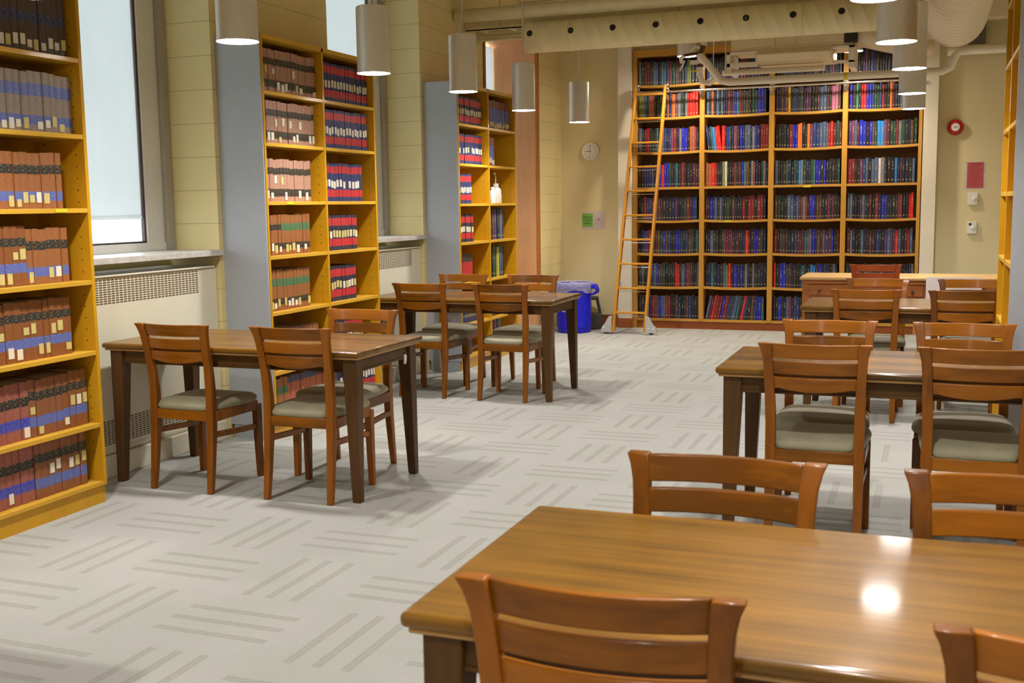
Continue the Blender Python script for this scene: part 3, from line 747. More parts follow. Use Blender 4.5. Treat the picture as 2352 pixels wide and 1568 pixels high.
# ladder
lad = empty('rolling_ladder', (-3.1, 11.84, 0), 0, label='tall wooden rolling library ladder leaning on the rail of the far bookcase', cat='ladder')
LBt, LTp = Vector((-.175, 0, .03)), Vector((-.05, .53, 2.74))
RBt, RTp = Vector((.18, 0, .03)), Vector((.285, .53, 2.74))
def beam(p, q, hx, hy):
    b = MB(); rings = []
    for P_ in (p, q): rings.append([(P_.x-hx, P_.y-hy, P_.z), (P_.x+hx, P_.y-hy, P_.z), (P_.x+hx, P_.y+hy, P_.z), (P_.x-hx, P_.y+hy, P_.z)])
    return b.loft(rings)
for p, q in ((LBt, LTp), (RBt, RTp)):
    beam(p, q, .0135, .034).build('side_rail', 'ladder', lad, bevel=.004)
for k in range(10):
    z = .235+k*(2.64-.235)/9; t = (z-.03)/2.71
    p = LBt.lerp(LTp, t); q = RBt.lerp(RTp, t)
    b = MB(); b.box(p.x+.01, q.x-.01, p.y-.03, p.y+.032, p.z-.011, p.z+.011); b.build('rung', 'ladder', lad, bevel=.006)
    if k < 9:
        b = MB(); b.tube([(p.x-.016, p.y-.005, p.z-.035), (q.x+.016, p.y-.005, q.z-.035)], .0035, 6); b.build('tie_rod', 'chrome', lad, smooth=True)
for q in (LTp, RTp):
    b = MB(); pts = []
    for k in range(14):
        a = k/13*PI*1.6; pts.append((q.x+.018, q.y+.045-.034*math.cos(a), q.z+.0+.034*math.sin(a)-.045))
    b.tube(pts, .006, 8); b.box(q.x+.0135, q.x+.018, q.y-.02, q.y+.03, q.z-.15, q.z-.01)
    b.lathe([(.004, -.012), (.022, -.008), (.024, 0), (.022, .008), (.004, .012)], (q.x+.02, q.y, q.z-.0), 16)
    b.build('rail_hook', 'chrome', lad, smooth=True)
for s, q in ((-1, LBt), (1, RBt)):
    b = MB(); prof = [(0, .02), (.12, .02), (.122, .05), (.108, .085), (.075, .12), (.055, .16), (.035, .195), (.0, .205)]
    x0 = q.x+s*.0145
    f = [(x0+s*a, -.035, z) for a, z in prof]; k_ = [(x0+s*a, .012, z) for a, z in prof]
    if s < 0: f = f[::-1]; k_ = k_[::-1]
    b.loft([k_, f]) if True else None
    o = b.build('wheel_housing', 'galv', lad, bevel=.003)
    for k in range(7):
        a = PI*(.08+k/7.5); c_ = (x0+s*.062, -.0365, .062)
        b = MB(); b.tube([(c_[0]+.018*math.cos(a), c_[1], c_[2]+.018*math.sin(a)), (c_[0]+.042*math.cos(a), c_[1], c_[2]+.03*math.sin(a))], .0028, 6)
        b.build('rib', 'galv', o, smooth=True)
    b = MB(); n = 20
    b.loft([[(x0+s*.062+.03*math.cos(2*PI*j/n), yy, .031+.03*math.sin(2*PI*j/n)) for j in range(n)] for yy in (.0, -.024)]); b.build('wheel', 'charcoal', lad, smooth=True)

# ------------------------------------------------------------------ tables
def make_table(x0, x1, y0, y1, label, first=True):
    W = (x1-x0)/2; D = (y1-y0)/2
    t = empty('reading_table', ((x0+x1)/2, (y0+y1)/2, 0), 0, label=label, cat='table', group='wooden reading tables')
    b = MB(); b.box(-W, W, -D, D, .722, .75); b.build('tabletop', 'top', t, bevel=.011, seg=4)
    b = MB(); b.box(-W+.012, W-.012, -D+.012, D-.012, .710, .7215); b.build('edge_inlay', 'inlay', t, bevel=.003)
    b = MB(); ix, iy = W-.045, D-.045
    for (a, c, e, f) in ((-ix, ix, -iy, -iy+.022), (-ix, ix, iy-.022, iy), (-ix, -ix+.022, -iy, iy), (ix-.022, ix, -iy, iy)):
        b.box(a, c, e, f, .645, .712)
    for (a, c, e, f) in ((-ix, ix, -iy-.005, -iy+.022), (-ix, ix, iy-.022, iy+.005), (-ix-.005, -ix+.022, -iy, iy), (ix-.022, ix+.005, -iy, iy)):
        b.box(a, c, e, f, .642, .652)
    b.build('apron', 'apron', t, bevel=.002)
    for sx in (-1, 1):
        for sy in (-1, 1):
            cx, cy = sx*(W-.03), sy*(D-.03)
            b = MB(); rings = []
            for z, w in ((0, .040), (.012, .044), (.60, .072), (.71, .076)):
                a, c = sorted((cx, cx-sx*w)); e, f = sorted((cy, cy-sy*w))
                rings.append([(a, e, z), (c, e, z), (c, f, z), (a, f, z)])
            b.loft(rings); b.build('leg', 'leg', t, bevel=.004)
    return t
tb = make_table(-.835, .69, 1.635, 2.36, 'nearest glossy wooden reading table in the right foreground')
K = kmap()
def tcopy(cx, cy, label):
    c = copy_tree(tb, K); c.location = (cx, cy, 0); c['label'] = label; return c
t2 = tcopy(-.0725, 4.975, 'wooden reading table in the middle of the right hand row')
t3 = tcopy(-.04, 7.87, 'wooden reading table farthest back in the right hand row, behind two others')
t4 = tcopy(-3.305, 5.0, 'nearer wooden reading table on the left, beside the radiator cover')
t5 = tcopy(-3.30, 7.90, 'farther wooden reading table on the left, in front of the blue bin')
t6 = tcopy(-3.345, 2.02, 'wooden reading table cut off by the left photo edge, only its shadow showing')
b = MB(); b.box(-.012, .012, -.0035, .0035, -.018, .018); b.tube([(0, 0, -.018), (0, .004, -.03)], .009, 8)
o = b.build('apron_clip', 'white', t4, loc=(.722, .22, .645), rot=(0, 0, PI/2)); o['label'] = 'small white clip under the table edge'

# ------------------------------------------------------------------ chairs
def make_chair(sfx=''):
    t = empty('wooden_chair', (0, 0, 0), 0, label='x', cat='chair', group='wooden chairs at the reading tables')
    mx, mz = 'chair'+sfx+'_x', 'chair'+sfx+'_z'
    for s in (-1, 1):
        # rear leg and back post; outer face curves out into a horn at the top
        b = MB(); rings = []
        for z, xo, xi, yb, yf in ((0, .195, .165, -.232, -.204), (.10, .195, .162, -.222, -.188), (.30, .196, .158, -.204, -.162), (.42, .197, .156, -.198, -.155),
                                   (.52, .197, .156, -.196, -.158), (.60, .199, .157, -.201, -.167), (.65, .200, .160, -.207, -.174), (.70, .201, .163, -.216, -.184), (.76, .203, .165, -.227, -.196),
                                   (.81, .207, .167, -.238, -.207), (.845, .215, .170, -.248, -.216), (.868, .225, .174, -.256, -.224)):
            xs = sorted((s*xo, s*xi))
            rings.append([(xs[0], yb, z), (xs[1], yb, z), (xs[1], yf, z), (xs[0], yf, z)])
        b.loft(rings); b.build('leg', mz, t, bevel=.004, ang=50)
        b = MB(); rings = []
        for z, w in ((0, .030), (.30, .038), (.40, .040)):
            xs = sorted((s*.205, s*(.205-w))); rings.append([(xs[0], .212-w, z), (xs[1], .212-w, z), (xs[1], .212, z), (xs[0], .212, z)])
        b.loft(rings); b.build('leg', mz, t, bevel=.004)
        b = MB(); xs = sorted((s*.178, s*.196))
        b.add([(xs[0], -.175, .285), (xs[1], -.175, .285), (xs[1], .182, .262), (xs[0], .182, .262), (xs[0], -.175, .315), (xs[1], -.175, .315), (xs[1], .182, .292), (xs[0], .182, .292)],
              [(0, 3, 2, 1), (4, 5, 6, 7), (0, 1, 5, 4), (1, 2, 6, 5), (2, 3, 7, 6), (3, 0, 4, 7)])
        b.build('stretcher', mx, t, bevel=.003)
    # seat rails
    b = MB()
    b.box(-.165, .165, -.192, -.170, .368, .420); b.box(-.175, .175, .185, .207, .368, .420)
    for s in (-1, 1):
        xs = sorted((s*.178, s*.200)); b.box(xs[0], xs[1], -.165, .185, .368, .420)
    b.build('seat_frame', mx, t, bevel=.003)
    # cushion: lofted rounded pad, wider at the front
    b = MB(); rings = []; n = 28
    for z, k in ((.420, .955), (.428, .99), (.440, 1.0), (.452, .975), (.462, .90), (.468, .75), (.471, .45), (.472, .15)):
        ring = []
        for j in range(n):
            a = 2*PI*j/n; ca, sa = math.cos(a), math.sin(a)
            x = math.copysign(abs(ca)**.35, ca); y = math.copysign(abs(sa)**.35, sa)
            hw = .198+.020*(y*.5+.5)
            yy = .006+y*.206*k
            if yy < -.150: hw = min(hw, .205)
            if yy < -.145 and abs(x*hw*k) > .152: yy = -.150
            ring.append((x*hw*k, yy, z))
        rings.append(ring)
    b.loft(rings); b.build('seat_cushion', 'fabric', t, smooth=True, ang=75)
    # back slats, bowed towards the rear
    def slat(nm, z0, z1, y0, y1, curve=0):
        b = MB(); rings = []; N = 12
        for j in range(N+1):
            u = -1+2*j/N; x = u*.172; bow = -.030*(1-u*u)
            zl = z0+curve*(u*u)
            if abs(u) > .92 and curve: zl -= .012*(abs(u)-.92)/.08
            yb = y0+bow; yt = y1+bow
            rings.append([(x, yb, zl), (x, yb-.017, zl), (x, yt-.017, z1), (x, yt, z1)])
        b.loft(rings); b.build(nm, mx, t, bevel=.003, ang=40)
    slat('top_rail', .806, .866, -.210, -.224)
    slat('back_slat', .738, .792, -.195, -.206)
    slat('lower_slat', .664, .724, -.183, -.191, .02)
    return t
ch = make_chair(); K = kmap(); used = [False]
def chair(x, y, rz, label, src=None, sz=1):
    global ch
    if src is None:
        if not used[0]: c = ch; used[0] = True
        else: c = copy_tree(ch, K)
    else: c = src
    c.location = (x, y, 0); c.rotation_euler = (0, 0, rz); c['label'] = label
    return c
chair(-.466, 1.785, math.radians(2.5), 'large foreground chair seen from behind at the nearest right table')
chair(.238, 1.785, math.radians(1), 'foreground chair in the bottom right corner, only its back corner showing')
chair(-.424, 2.215, PI-math.radians(1), 'orange chair facing the camera on the far side of the nearest table, left one')
chair(.185, 2.215, PI, 'orange chair facing the camera on the far side of the nearest table, right one')
chair(-.425, 4.795, 0, 'dark brown chair seen from behind at the middle right table, left one')
chair(.186, 4.80, 0, 'dark brown chair seen from behind at the middle right table, cut by the right edge')
chair(-.445, 5.255, PI, 'bright yellowish chair behind the middle right table, left one, facing the camera')
chair(.155, 5.255, PI, 'yellowish chair behind the middle right table, right one, facing the camera')
chair(-.382, 7.69, 0, 'chair seen from behind at the farthest right table, left one')
chair(.215, 7.69, 0, 'chair seen from behind at the farthest right table, beside the empty bookcase')
chair(-.355, 8.28, PI, 'chair facing the camera behind the farthest right table, left one')
chair(.275, 8.28, PI, 'chair facing the camera behind the farthest right table, in front of the white board')
chair(-3.563, 4.82, math.radians(-2), 'leftmost chair seen from behind at the nearer left table')
chair(-2.880, 4.82, 0, 'chair seen from behind at the nearer left table, right of the leftmost one')
chair(-2.985, 5.275, PI, 'chair facing the camera behind the nearer left table, by the middle bookcase')
chair(-3.567, 7.72, math.radians(-1), 'chair seen from behind at the farther left table, left one')
chair(-2.925, 7.72, 0, 'chair seen from behind at the farther left table, right one')
chair(-3.665, 8.31, PI, 'chair facing the camera behind the farther left table, left one')
chair(-3.045, 8.31, PI, 'chair facing the camera behind the farther left table, nearest the blue bin')
red = make_chair('R'); chair(-.455, 10.60, 0, 'reddish chair drawn up to the low desk below the far bookcase', red)

# ------------------------------------------------------------------ desk and board at the back
dk = empty('library_desk', (-.25, 10.88, 0), 0, label='low reddish wooden desk with drawers in front of the far bookcase', cat='desk')
b = MB(); b.box(-.88, .88, -.33, .33, .712, .738); b.build('desktop', 'desktop', dk, bevel=.006)
b = MB(); b.box(-.86, .86, -.31, .31, .675, .712); b.build('top_frame', 'desk', dk, bevel=.003)
b = MB()
for a, c, e, f in ((-.86, .86, -.295, -.275), (-.86, .86, .275, .295), (-.86, -.84, -.295, .295), (.84, .86, -.295, .295)): b.box(a, c, e, f, .55, .675)
b.build('apron', 'desk', dk)
for x0, x1 in ((-.80, -.42), (-.30, .20), (.32, .80)):
    b = MB(); b.box(x0, x1, -.306, -.2955, .565, .665); d = b.build('drawer', 'desk', dk, bevel=.003)
    for xx in ((x0+.09, x1-.09) if x1-x0 > .4 else ((x0+x1)/2-.09,)):
        b = MB(); b.lathe([(.006, 0), (.006, .01), (.014, .014), (.014, .024), (.004, .028)], (0, 0, 0), 14); k = b.build('knob', 'charcoal', d, smooth=True, loc=(xx, -.306, .61), rot=(PI/2, 0, 0))
for sx in (-1, 1):
    for sy in (-1, 1):
        b = MB(); a, c = sorted((sx*.86, sx*.79)); e, f = sorted((sy*.30, sy*.235)); b.box(a, c, e, f, 0, .676); b.build('leg', 'desk', dk, bevel=.004)
b = MB(); b.box(-.23, .23, -.004, .004, 0, .77); o = b.build('poster_board', 'pinkboard', loc=(.20, 10.33, .001), rot=(-.24, 0, 0), bevel=.001); tag(o, 'pinkish white board leaning against the front of the low desk', 'board')

# ------------------------------------------------------------------ right hand bookcase (empty shelves, seen edge on)
t = empty('bookcase', (.35, 5.60, 0), 0, label='empty yellow bookcase at the right edge with blue grey end panel', cat='bookcase')
yy = [0, .53, 1.06]
for i, y in enumerate(yy):
    b = MB(); b.box(0, .30, y, y+.02, .09, 2.75); b.build('side_panel', 'maple', t)
    if i == 1:
        b = MB(); b.box(0, .30, y+.022, y+.042, .09, 2.75); b.build('side_panel', 'maple', t)
b = MB(); b.box(0, .30, .02, 1.06, 2.73, 2.75); b.build('top_board', 'maple_shelf', t)
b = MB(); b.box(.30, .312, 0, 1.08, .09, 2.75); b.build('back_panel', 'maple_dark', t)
b = MB(); b.box(.012, .30, .004, 1.076, 0, .09); b.build('base', 'maple', t)
for z in (.111, .42, .80, 1.13, 1.47, 1.80, 2.14, 2.46):
    for a, c in ((.02, .53), (.572, 1.06)):
        b = MB(); b.box(.001, .299, a, c, z-.022, z); b.build('shelf', 'maple_shelf', t, bevel=.0015)
b = MB(); b.box(-.004, .60, -.014, -.0005, .0, 2.76); o = b.build('end_panel', 'bluegrey', t); o['label'] = 'blue grey end panel'

# ------------------------------------------------------------------ pendant lamps
ZL = 2.25
def make_lamp(glow='glow', h=.40, rod=None):
    t = empty('pendant_lamp', (0, 0, ZL), 0, label='x', cat='lamp', group='cylinder pendant lamps')
    R = .100
    b = MB(); b.lathe([(R, .006), (R+.002, 0), (R+.003, .004), (R+.001, .012), (R, .02), (R, h-.012), (R-.004, h-.003), (R-.012, h), (.012, h+.002), (.012, h+.012)], n=48, caps=False)
    b.build('lamp_shade', 'silver', t, smooth=True, ang=45)
    b = MB(); b.disc((0, 0, .003), R-.001, 2, 48, flip=True); b.disc((0, 0, .05), R-.004, 2, 32, m=1); b.build('diffuser', [glow, 'white'], t)
    ld = bpy.data.lights.new('bulb', 'SPOT'); ld.energy = 70 if glow == 'glow' else 62; ld.spot_size = math.radians(138); ld.spot_blend = .85; ld.shadow_soft_size = .05
    ld.color = (1, .965, .93) if glow == 'glow' else (1, .86, .66)
    lo = bpy.data.objects.new('bulb', ld); COL.objects.link(lo); lo.parent = t; lo.location = (0, 0, -.004)
    b = MB(); zt = (rod or CE)-ZL; b.tube([(0, 0, h), (0, 0, zt-.001)], .0065, 8); b.build('rod', 'rod', t, smooth=True)
    b = MB(); b.lathe([(.05, zt-.02), (.06, zt-.001)], n=20); b.build('canopy', 'rod', t, smooth=True)
    return t
lp = make_lamp(); K = kmap(); first = [True]
def lamp(x, y, label, z=ZL):
    if first[0]: c = lp; first[0] = False
    else: c = copy_tree(lp, K)
    c.location = (x, y, z); c['label'] = label
for (x, y), l in zip([(-3.22, 3.38), (-3.205, 4.73), (-3.23, 6.2), (-3.18, 7.48), (-3.345, 9.2), (-3.335, 10.8)], ['left row pendant lamp touching the top left photo corner, only its glowing rim showing', 'largest left pendant lamp, above the blue grey panel of the middle bookcase', 'left row pendant lamp above the right bay of the middle bookcase',
      'left row pendant lamp above the farthest left bookcase', 'left row pendant lamp beside the closed end of the round duct', 'smallest pendant lamp of the left row, above the wall clock']):
    lamp(x, y, l)
for x, y, l in ((-.237, 4.86, 'right row pendant lamp cut by the top edge, only its glowing bottom showing'), (-.20, 6.23, 'largest visible pendant lamp body of the right hand row'), (-.16, 7.52, 'second pendant lamp body down in the right hand row'),
      (-.172, 9.28, 'third pendant lamp body down in the right hand row'), (-.184, 10.83, 'lowest and farthest pendant lamp of the right hand row')):
    lamp(x, y, l)
k = 0
for x in (-3.24, -.22):
    for y in ((3.35,) if x > -1 else ())+(1.75, .2, -1.4):
        lamp(x, y, 'pendant lamp of the %s row outside the photo, %s' % ('left' if x < -1 else 'right', {3.35: 'just above the nearest table edge', 1.75: 'overhead', .2: 'over the camera', -1.4: 'behind the camera'}[y]))
for y in (-1.4, 1.75, 4.8, 7.6, 10.8): lamp(2.6, y, 'unseen fill lamp added right of the view behind the empty bookcase, %s' % {-1.4: 'behind the camera', 1.75: 'nearest', 4.8: 'second', 7.6: 'third', 10.8: 'farthest'}[y])  # extra lamp row out of view, added as fill light
lp2 = make_lamp('glow2', .30, CE+ZL-2.98)
lp2.location = (-2.49, 11.95, 2.98); lp2['label'] = 'pendant lamp lighting the first divider of the far bookcase, behind the round duct'
K2 = kmap(); c = copy_tree(lp2, K2); c.location = (-.80, 11.95, 2.93); c['label'] = 'pendant lamp lighting the third divider of the far bookcase, behind the pipes'
b = MB(); b.tube([(-3.155, 6.2, ZL+.42), (-3.155, 6.2, CE-.001)], .006, 8); tag(b.build('lamp_cable', 'rod', smooth=True), 'second thin rod beside the lamp above the middle bookcase', 'rod')

# ------------------------------------------------------------------ ducts and pipes
dt = empty('perforated_duct', (-3.43, 9.55, 2.915), 0, label='long round beige duct with a row of black holes across the room', cat='duct')
R = .134; n = 40
def ring(x, r): return [(x, r*math.cos(2*PI*j/n), r*math.sin(2*PI*j/n)) for j in range(n)]
b = MB(); rings = [ring(0, R*.6), ring(0, R*.96), ring(.01, R)]
x = .12
while x < 3.15:
    rings += [ring(x-.004, R), ring(x, R+.0022), ring(x+.004, R)]; x += .115
rings.append(ring(3.25, R))
# spiral lean of the seams
rr2 = []
for r_ in rings:
    rr2.append([(p[0]+(.05*(p[2]/R)*-1 if 0 < i_ else 0)*(0 if r_ is rings[-1] or r_ is rings[0] or r_ is rings[1] or r_ is rings[2] else 1), p[1], p[2]) for i_, p in enumerate(r_)])
b.loft(rr2); b.build('duct_body', 'duct', dt, smooth=True, ang=50)
for k in range(8):
    x = .07+k*.377; a = math.radians(8)
    # shallow black hole facing the camera, on the cylinder surface
    b = MB(); vs = []; m_ = 20
    for j in range(m_):
        u = .027*math.cos(2*PI*j/m_); v = .027*math.sin(2*PI*j/m_); ang = a+v/R
        vs.append((x+u, -(R+.0025)*math.cos(ang), (R+.0025)*math.sin(ang)))
    b.add(vs, [list(range(m_))]); b.build('air_hole', 'duct_dark', dt)
b = MB(); 
for x in (.42, 2.4): b.tube([(x, 0, R), (x, 0, CE-2.916)], .008, 8)
for x in (.42, 2.4):
    pts = [(x, (R+.004)*math.cos(t_), (R+.004)*math.sin(t_)) for t_ in [2*PI*j/24 for j in range(24)]]
    b.tube(pts, .004, 6, closed=True)
b.build('hanger', 'pipe', dt, smooth=True)
# big spiral duct along the right row
sd = empty('spiral_duct', (.125, 9.55, 2.80), 0, label='large ribbed round duct running towards the camera at upper right', cat='duct')
R2 = .212
b = MB(); pts = []; rad = []
y = -8.0
while y < -.35:
    pts += [(0, y, 0), (0, y+.02, 0), (0, y+.05, 0), (0, y+.07, 0)]; rad += [R2, R2+.010, R2+.010, R2]; y += .15
for k in range(9):
    a = k/8*PI/2; pts.append((-.26+.26*math.cos(a), -.30+.26*math.sin(a), .0+.10*k/8)); rad.append(R2-.004*k + (.006 if k % 3 == 0 else 0))
pts.append((-.36, -.02, .115)); rad.append(.136)
b.tube(pts, rad, 40); b.build('duct_body', 'pinkduct', sd, smooth=True, ang=12)
b = MB()
for y in (-1.6, -4.5): b.tube([(0, y, R2), (0, y, CE-2.801)], .008, 8)
b.build('hanger', 'pipe', sd, smooth=True)
def pipe(name, pts, r, m, label, cat='pipe', n=16, hang=()):
    b = MB(); b.tube(pts, r, n)
    for hx, hy, hz in hang: b.tube([(hx, hy, hz), (hx, hy, CE-.0005)], .005, 6)
    return tag(b.build(name, m, smooth=True), label, cat)
pipe('insulated_pipe', [(-4.10, 9.5, 3.14), (-4.085, 9.5, 3.14), (-1.0, 9.5, 3.14), (-.9, 9.5, 3.17), (-.84, 9.5, 3.25), (-.82, 9.5, CE-.001)], [.05]+[.060]*5, 'pipe', 'long thick beige pipe above the perforated duct')
ct = empty('cable_tray', (-4.11, 9.74, 3.045), 0, label='beige slotted cable tray hanging under the thick pipe', cat='cable tray')
b = MB(); b.box(0, 3.9, 0, .012, 0, .10); b.box(0, 3.9, .26, .272, 0, .10); b.box(0, 3.9, 0, .03, 0, .008); b.box(0, 3.9, -.006, .006, .03, .036); b.box(0, 3.9, -.006, .006, .066, .072)
for k in range(13): b.box(.1+k*.29, .13+k*.29, .01, .262, .01, .03)
b.build('tray', 'pipe', ct)
b = MB()
for x in (.35, 2.0, 3.6): b.tube([(x, -.008, .0), (x, -.008, .504)], .005, 6)
b.build('hanger', 'rod', ct, smooth=True)
pipe('conduit', [(-4.10, 9.80, 2.99), (-3.1, 9.80, 2.99), (-.5, 9.80, 2.99)], .021, 'pipe', 'thin beige conduit ending at the left wall below the cable tray', hang=((-3.0, 9.80, 3.0), (-1.2, 9.80, 3.0)))
pipe('conduit', [(-4.10, 9.76, 2.955), (-.5, 9.76, 2.955)], .012, 'pipe', 'thinnest beige conduit under the other conduit', hang=((-2.6, 9.76, 2.96), (-1.1, 9.76, 2.96)))
b = MB(); b.box(-4.1, 3.3, 11.27, 11.5, 3.28, 3.549); tag(b.build('rectangular_duct', 'duct', bevel=.004), 'beige rectangular duct close to the ceiling near the far wall', 'duct')
# crumpled insulation near the ceiling
b = MB(); rg = []
r_ = random.Random(5)
for k in range(16):
    x = -3.95+k*.11; rg.append([(x+r_.uniform(-.02, .02), 9.86+(.10+r_.uniform(-.03, .03))*math.cos(2*PI*j/12), 3.42+(.08+r_.uniform(-.03, .02))*math.sin(2*PI*j/12)) for j in range(12)])
b.loft(rg); o = b.build('foil_duct', 'paper', smooth=True, ang=80); tag(o, 'crumpled pale insulated duct near the ceiling at the top edge', 'duct')

# fan coil unit
fc = empty('fan_coil_unit', (-1.22, 11.35, 2.885), 0, label='beige ceiling fan coil unit with drip tray in front of the far bookcase', cat='fan coil unit')
b = MB(); b.box(-.66, .48, -.25, .30, 0, .36); b.build('cabinet', 'hvac', fc, bevel=.005)
for x0, x1 in ((-.62, -.24), (-.23, -.05), (-.04, .42)):
    b = MB(); b.box(x0, x1, -.2565, -.2505, .03, .33); p = b.build('access_panel', 'hvac', fc, bevel=.003)
    if x1-x0 > .3:
        b = MB(); b.lathe([(.012, 0), (.012, .006), (.006, .008)], n=14); b.build('lock', 'chrome', p, smooth=True, loc=((x0+x1)/2, -.2565, .10), rot=(PI/2, 0, 0))
        if x0 > -.1:
            b = MB(); b.box(-.08, -.03, 0, .002, 0, .02); b.box(.02, .06, 0, .002, 0, .02); b.build('rating_plate', 'ink', p, loc=((x0+x1)/2, -.2585, .14))
b = MB(); rg = []
for x, k in ((-.42, .9), (-.40, 1), (.28, 1), (.30, .9)):
    rg.append([(x, -.30*k, -.02), (x, -.33*k, -.05), (x, -.30*k, -.11), (x, -.15*k, -.135), (x, .2*k, -.12), (x, .25*k, -.02)])
b.loft(rg); b.build('drip_tray', 'hvac', fc, bevel=.006)
b = MB(); b.box(-.70, .50, -.27, -.24, -.030, -.001); b.box(-.70, -.66, -.27, .2, -.20, -.001); b.box(.44, .50, -.27, .2, -.20, -.001); b.box(-.70, -.40, -.27, -.22, -.150, -.105); b.box(.30, .50, -.27, -.24, -.165, -.135)
b.build('support_frame', 'whitepipe', fc, bevel=.006)
b = MB(); b.tube([(.47, -.1, .12), (.60, -.12, .10), (.80, -.14, .02), (1.0, -.1, -.03), (1.15, 0, -.03)], [.12, .12, .10, .09, .09], 20); b.build('duct_connector', 'pinkduct', fc, smooth=True)
b = MB(); b.box(.40, .52, -.28, -.20, .02, .20); b.build('motor_box', 'black', fc, bevel=.006)
PIPE = pipe('white_water_pipe', [(-2.18, 11.1, 2.86), (-2.12, 11.1, 2.80), (-1.97, 11.1, 2.615), (-1.90, 11.1, 2.60), (-.05, 11.1, 2.60), (.05, 11.1, 2.60), (.12, 11.1, 2.63), (.15, 11.1, 2.72), (.19, 11.1, 2.765), (.3, 11.1, 2.775), (1.2, 11.1, 2.775)], .036, 'whitepipe', 'white pipe crossing in front of the far bookcase, stepping up at right', hang=((-2.05, 11.1, 2.68), (.9, 11.1, 2.79)))
b = MB(); b.tube([(-.82, 11.1, 2.60), (-.78, 11.1, 2.60)], .0375, 16); _o = b.build('pipe_label', 'yellow', PIPE, smooth=True); _o['label'] = 'yellow label band'
pipe('white_water_pipe', [(-1.98, 11.2, 2.70), (-1.4, 11.2, 2.70), (-1.0, 11.2, 2.70)], .028, 'whitepipe', 'shorter white pipe above the long white pipe', hang=((-1.95, 11.2, 2.71),))
vc = empty('valve_cluster', (-2.20, 11.2, 2.6), 0, label='cluster of white insulated pipes and brown valves left of the fan coil unit', cat='valves')
b = MB(); b.tube([(0, 0, .1), (0, 0, .30)], .03, 14); b.tube([(.04, 0, .38), (.04, 0, .75)], .032, 14); b.tube([(0, 0, .1), (.02, 0, .03), (.09, 0, .01), (.16, 0, .06)], .03, 14)
b.build('white_pipe', 'whitepipe', vc, smooth=True)
b = MB(); b.tube([(.0, 0, .30), (.02, 0, .34), (.03, 0, .38)], .024, 12); b.tube([(.0, 0, .17), (0, 0, .20)], .034, 12); b.tube([(.04, 0, .52), (.04, 0, .55)], .036, 12); b.tube([(.02, 0, .31), (-.16, -.02, .29)], .016, 10)
b.build('brown_fitting', 'brown', vc, smooth=True)
b = MB(); b.tube([(-.16, -.02, .29), (-.19, -.02, .26), (-.18, -.02, .22)], .02, 10); b.tube([(-.15, -.03, .24), (-.20, -.03, .14)], .009, 8); b.tube([(-.10, 0, .33), (-.05, 0, .37), (.0, 0, .36)], .014, 8); b.box(-.10, 0, -.02, .01, .20, .24)
b.build('lever', 'white', vc, smooth=True)
b = MB(); b.box(-.09, -.01, -.035, -.03, .125, .14); b.build('tag', 'yellow', vc)
b = MB(); b.box(.30, .46, YB-.08, YB-.0005, 2.93, 3.22); t = b.build('electrical_box', 'greybox', bevel=.004); tag(t, 'dark grey electrical box high on the far wall at right', 'electrical box')
b = MB(); b.lathe([(.018, 0), (.018, .012), (.008, .014)], n=14); b.build('knob', 'black', t, loc=(.40, YB-.08, 3.10), rot=(PI/2, 0, 0), smooth=True)
b = MB(); b.box(.25, 3.4, 12.1, 12.3, 3.20, 3.549); tag(b.build('rectangular_duct', 'pinkduct', bevel=.004), 'pinkish beige rectangular duct at the top right corner', 'duct')
pipe('white_water_pipe', [(.1, 12.38, 2.93), (3.3, 12.38, 2.93)], .05, 'whitepipe', 'white pipe behind the ribbed duct, below the grey electrical box', hang=((2.0, 12.38, 2.95), (3.2, 12.38, 2.95)))

# ------------------------------------------------------------------ blue bin, stool
BX, BY = -3.76, 11.93
bn = empty('recycling_bin', (BX, BY, 0), 0, label='bright blue round recycling bin with clear liner by the far wall', cat='bin')
M['binblue'] = plain('bin_blue', (.005, .006, .60), .38, 0, .02)
bn.scale = (1.07, 1.07, 1.03)
b = MB(); b.lathe([(.01, .002), (.165, .002), (.175, .012), (.178, .06), (.183, .062), (.185, .48), (.205, .49), (.207, .535), (.198, .54), (.190, .535), (.168, .03), (.01, .02)], n=48)
b.build('bin_body', 'binblue', bn, smooth=True, ang=40)
for s in (-1, 1):
    b = MB(); b.loft([[(s*.19, -.06, .50), (s*.19, .06, .50), (s*.19, .06, .528), (s*.19, -.06, .528)], [(s*.245, -.055, .475), (s*.245, .055, .475), (s*.24, .055, .53), (s*.24, -.055, .53)], [(s*.262, -.05, .43), (s*.262, .05, .43), (s*.268, .05, .47), (s*.268, -.05, .47)], [(s*.20, -.05, .405), (s*.20, .05, .405), (s*.20, .05, .425), (s*.20, -.05, .425)]])
    b.build('handle', 'binblue', bn, bevel=.006)
r_ = random.Random(3); rg = []
for z, rr_, am in ((.45, .209, .002), (.48, .213, .003), (.515, .216, .002), (.550, .213, .002), (.556, .206, .001), (.548, .196, .002), (.50, .178, .006)):
    rg.append([((rr_+r_.uniform(-am, am))*math.cos(2*PI*j/36), (rr_+r_.uniform(-am, am))*math.sin(2*PI*j/36), z+(.022*math.sin(2*PI*j/9)+r_.uniform(-.008, .008) if z < .46 else r_.uniform(-.002, .002))) for j in range(36)])
b = MB(); b.loft(rg, caps=False); o = b.build('bag_liner', 'liner', bn, smooth=True, ang=80)
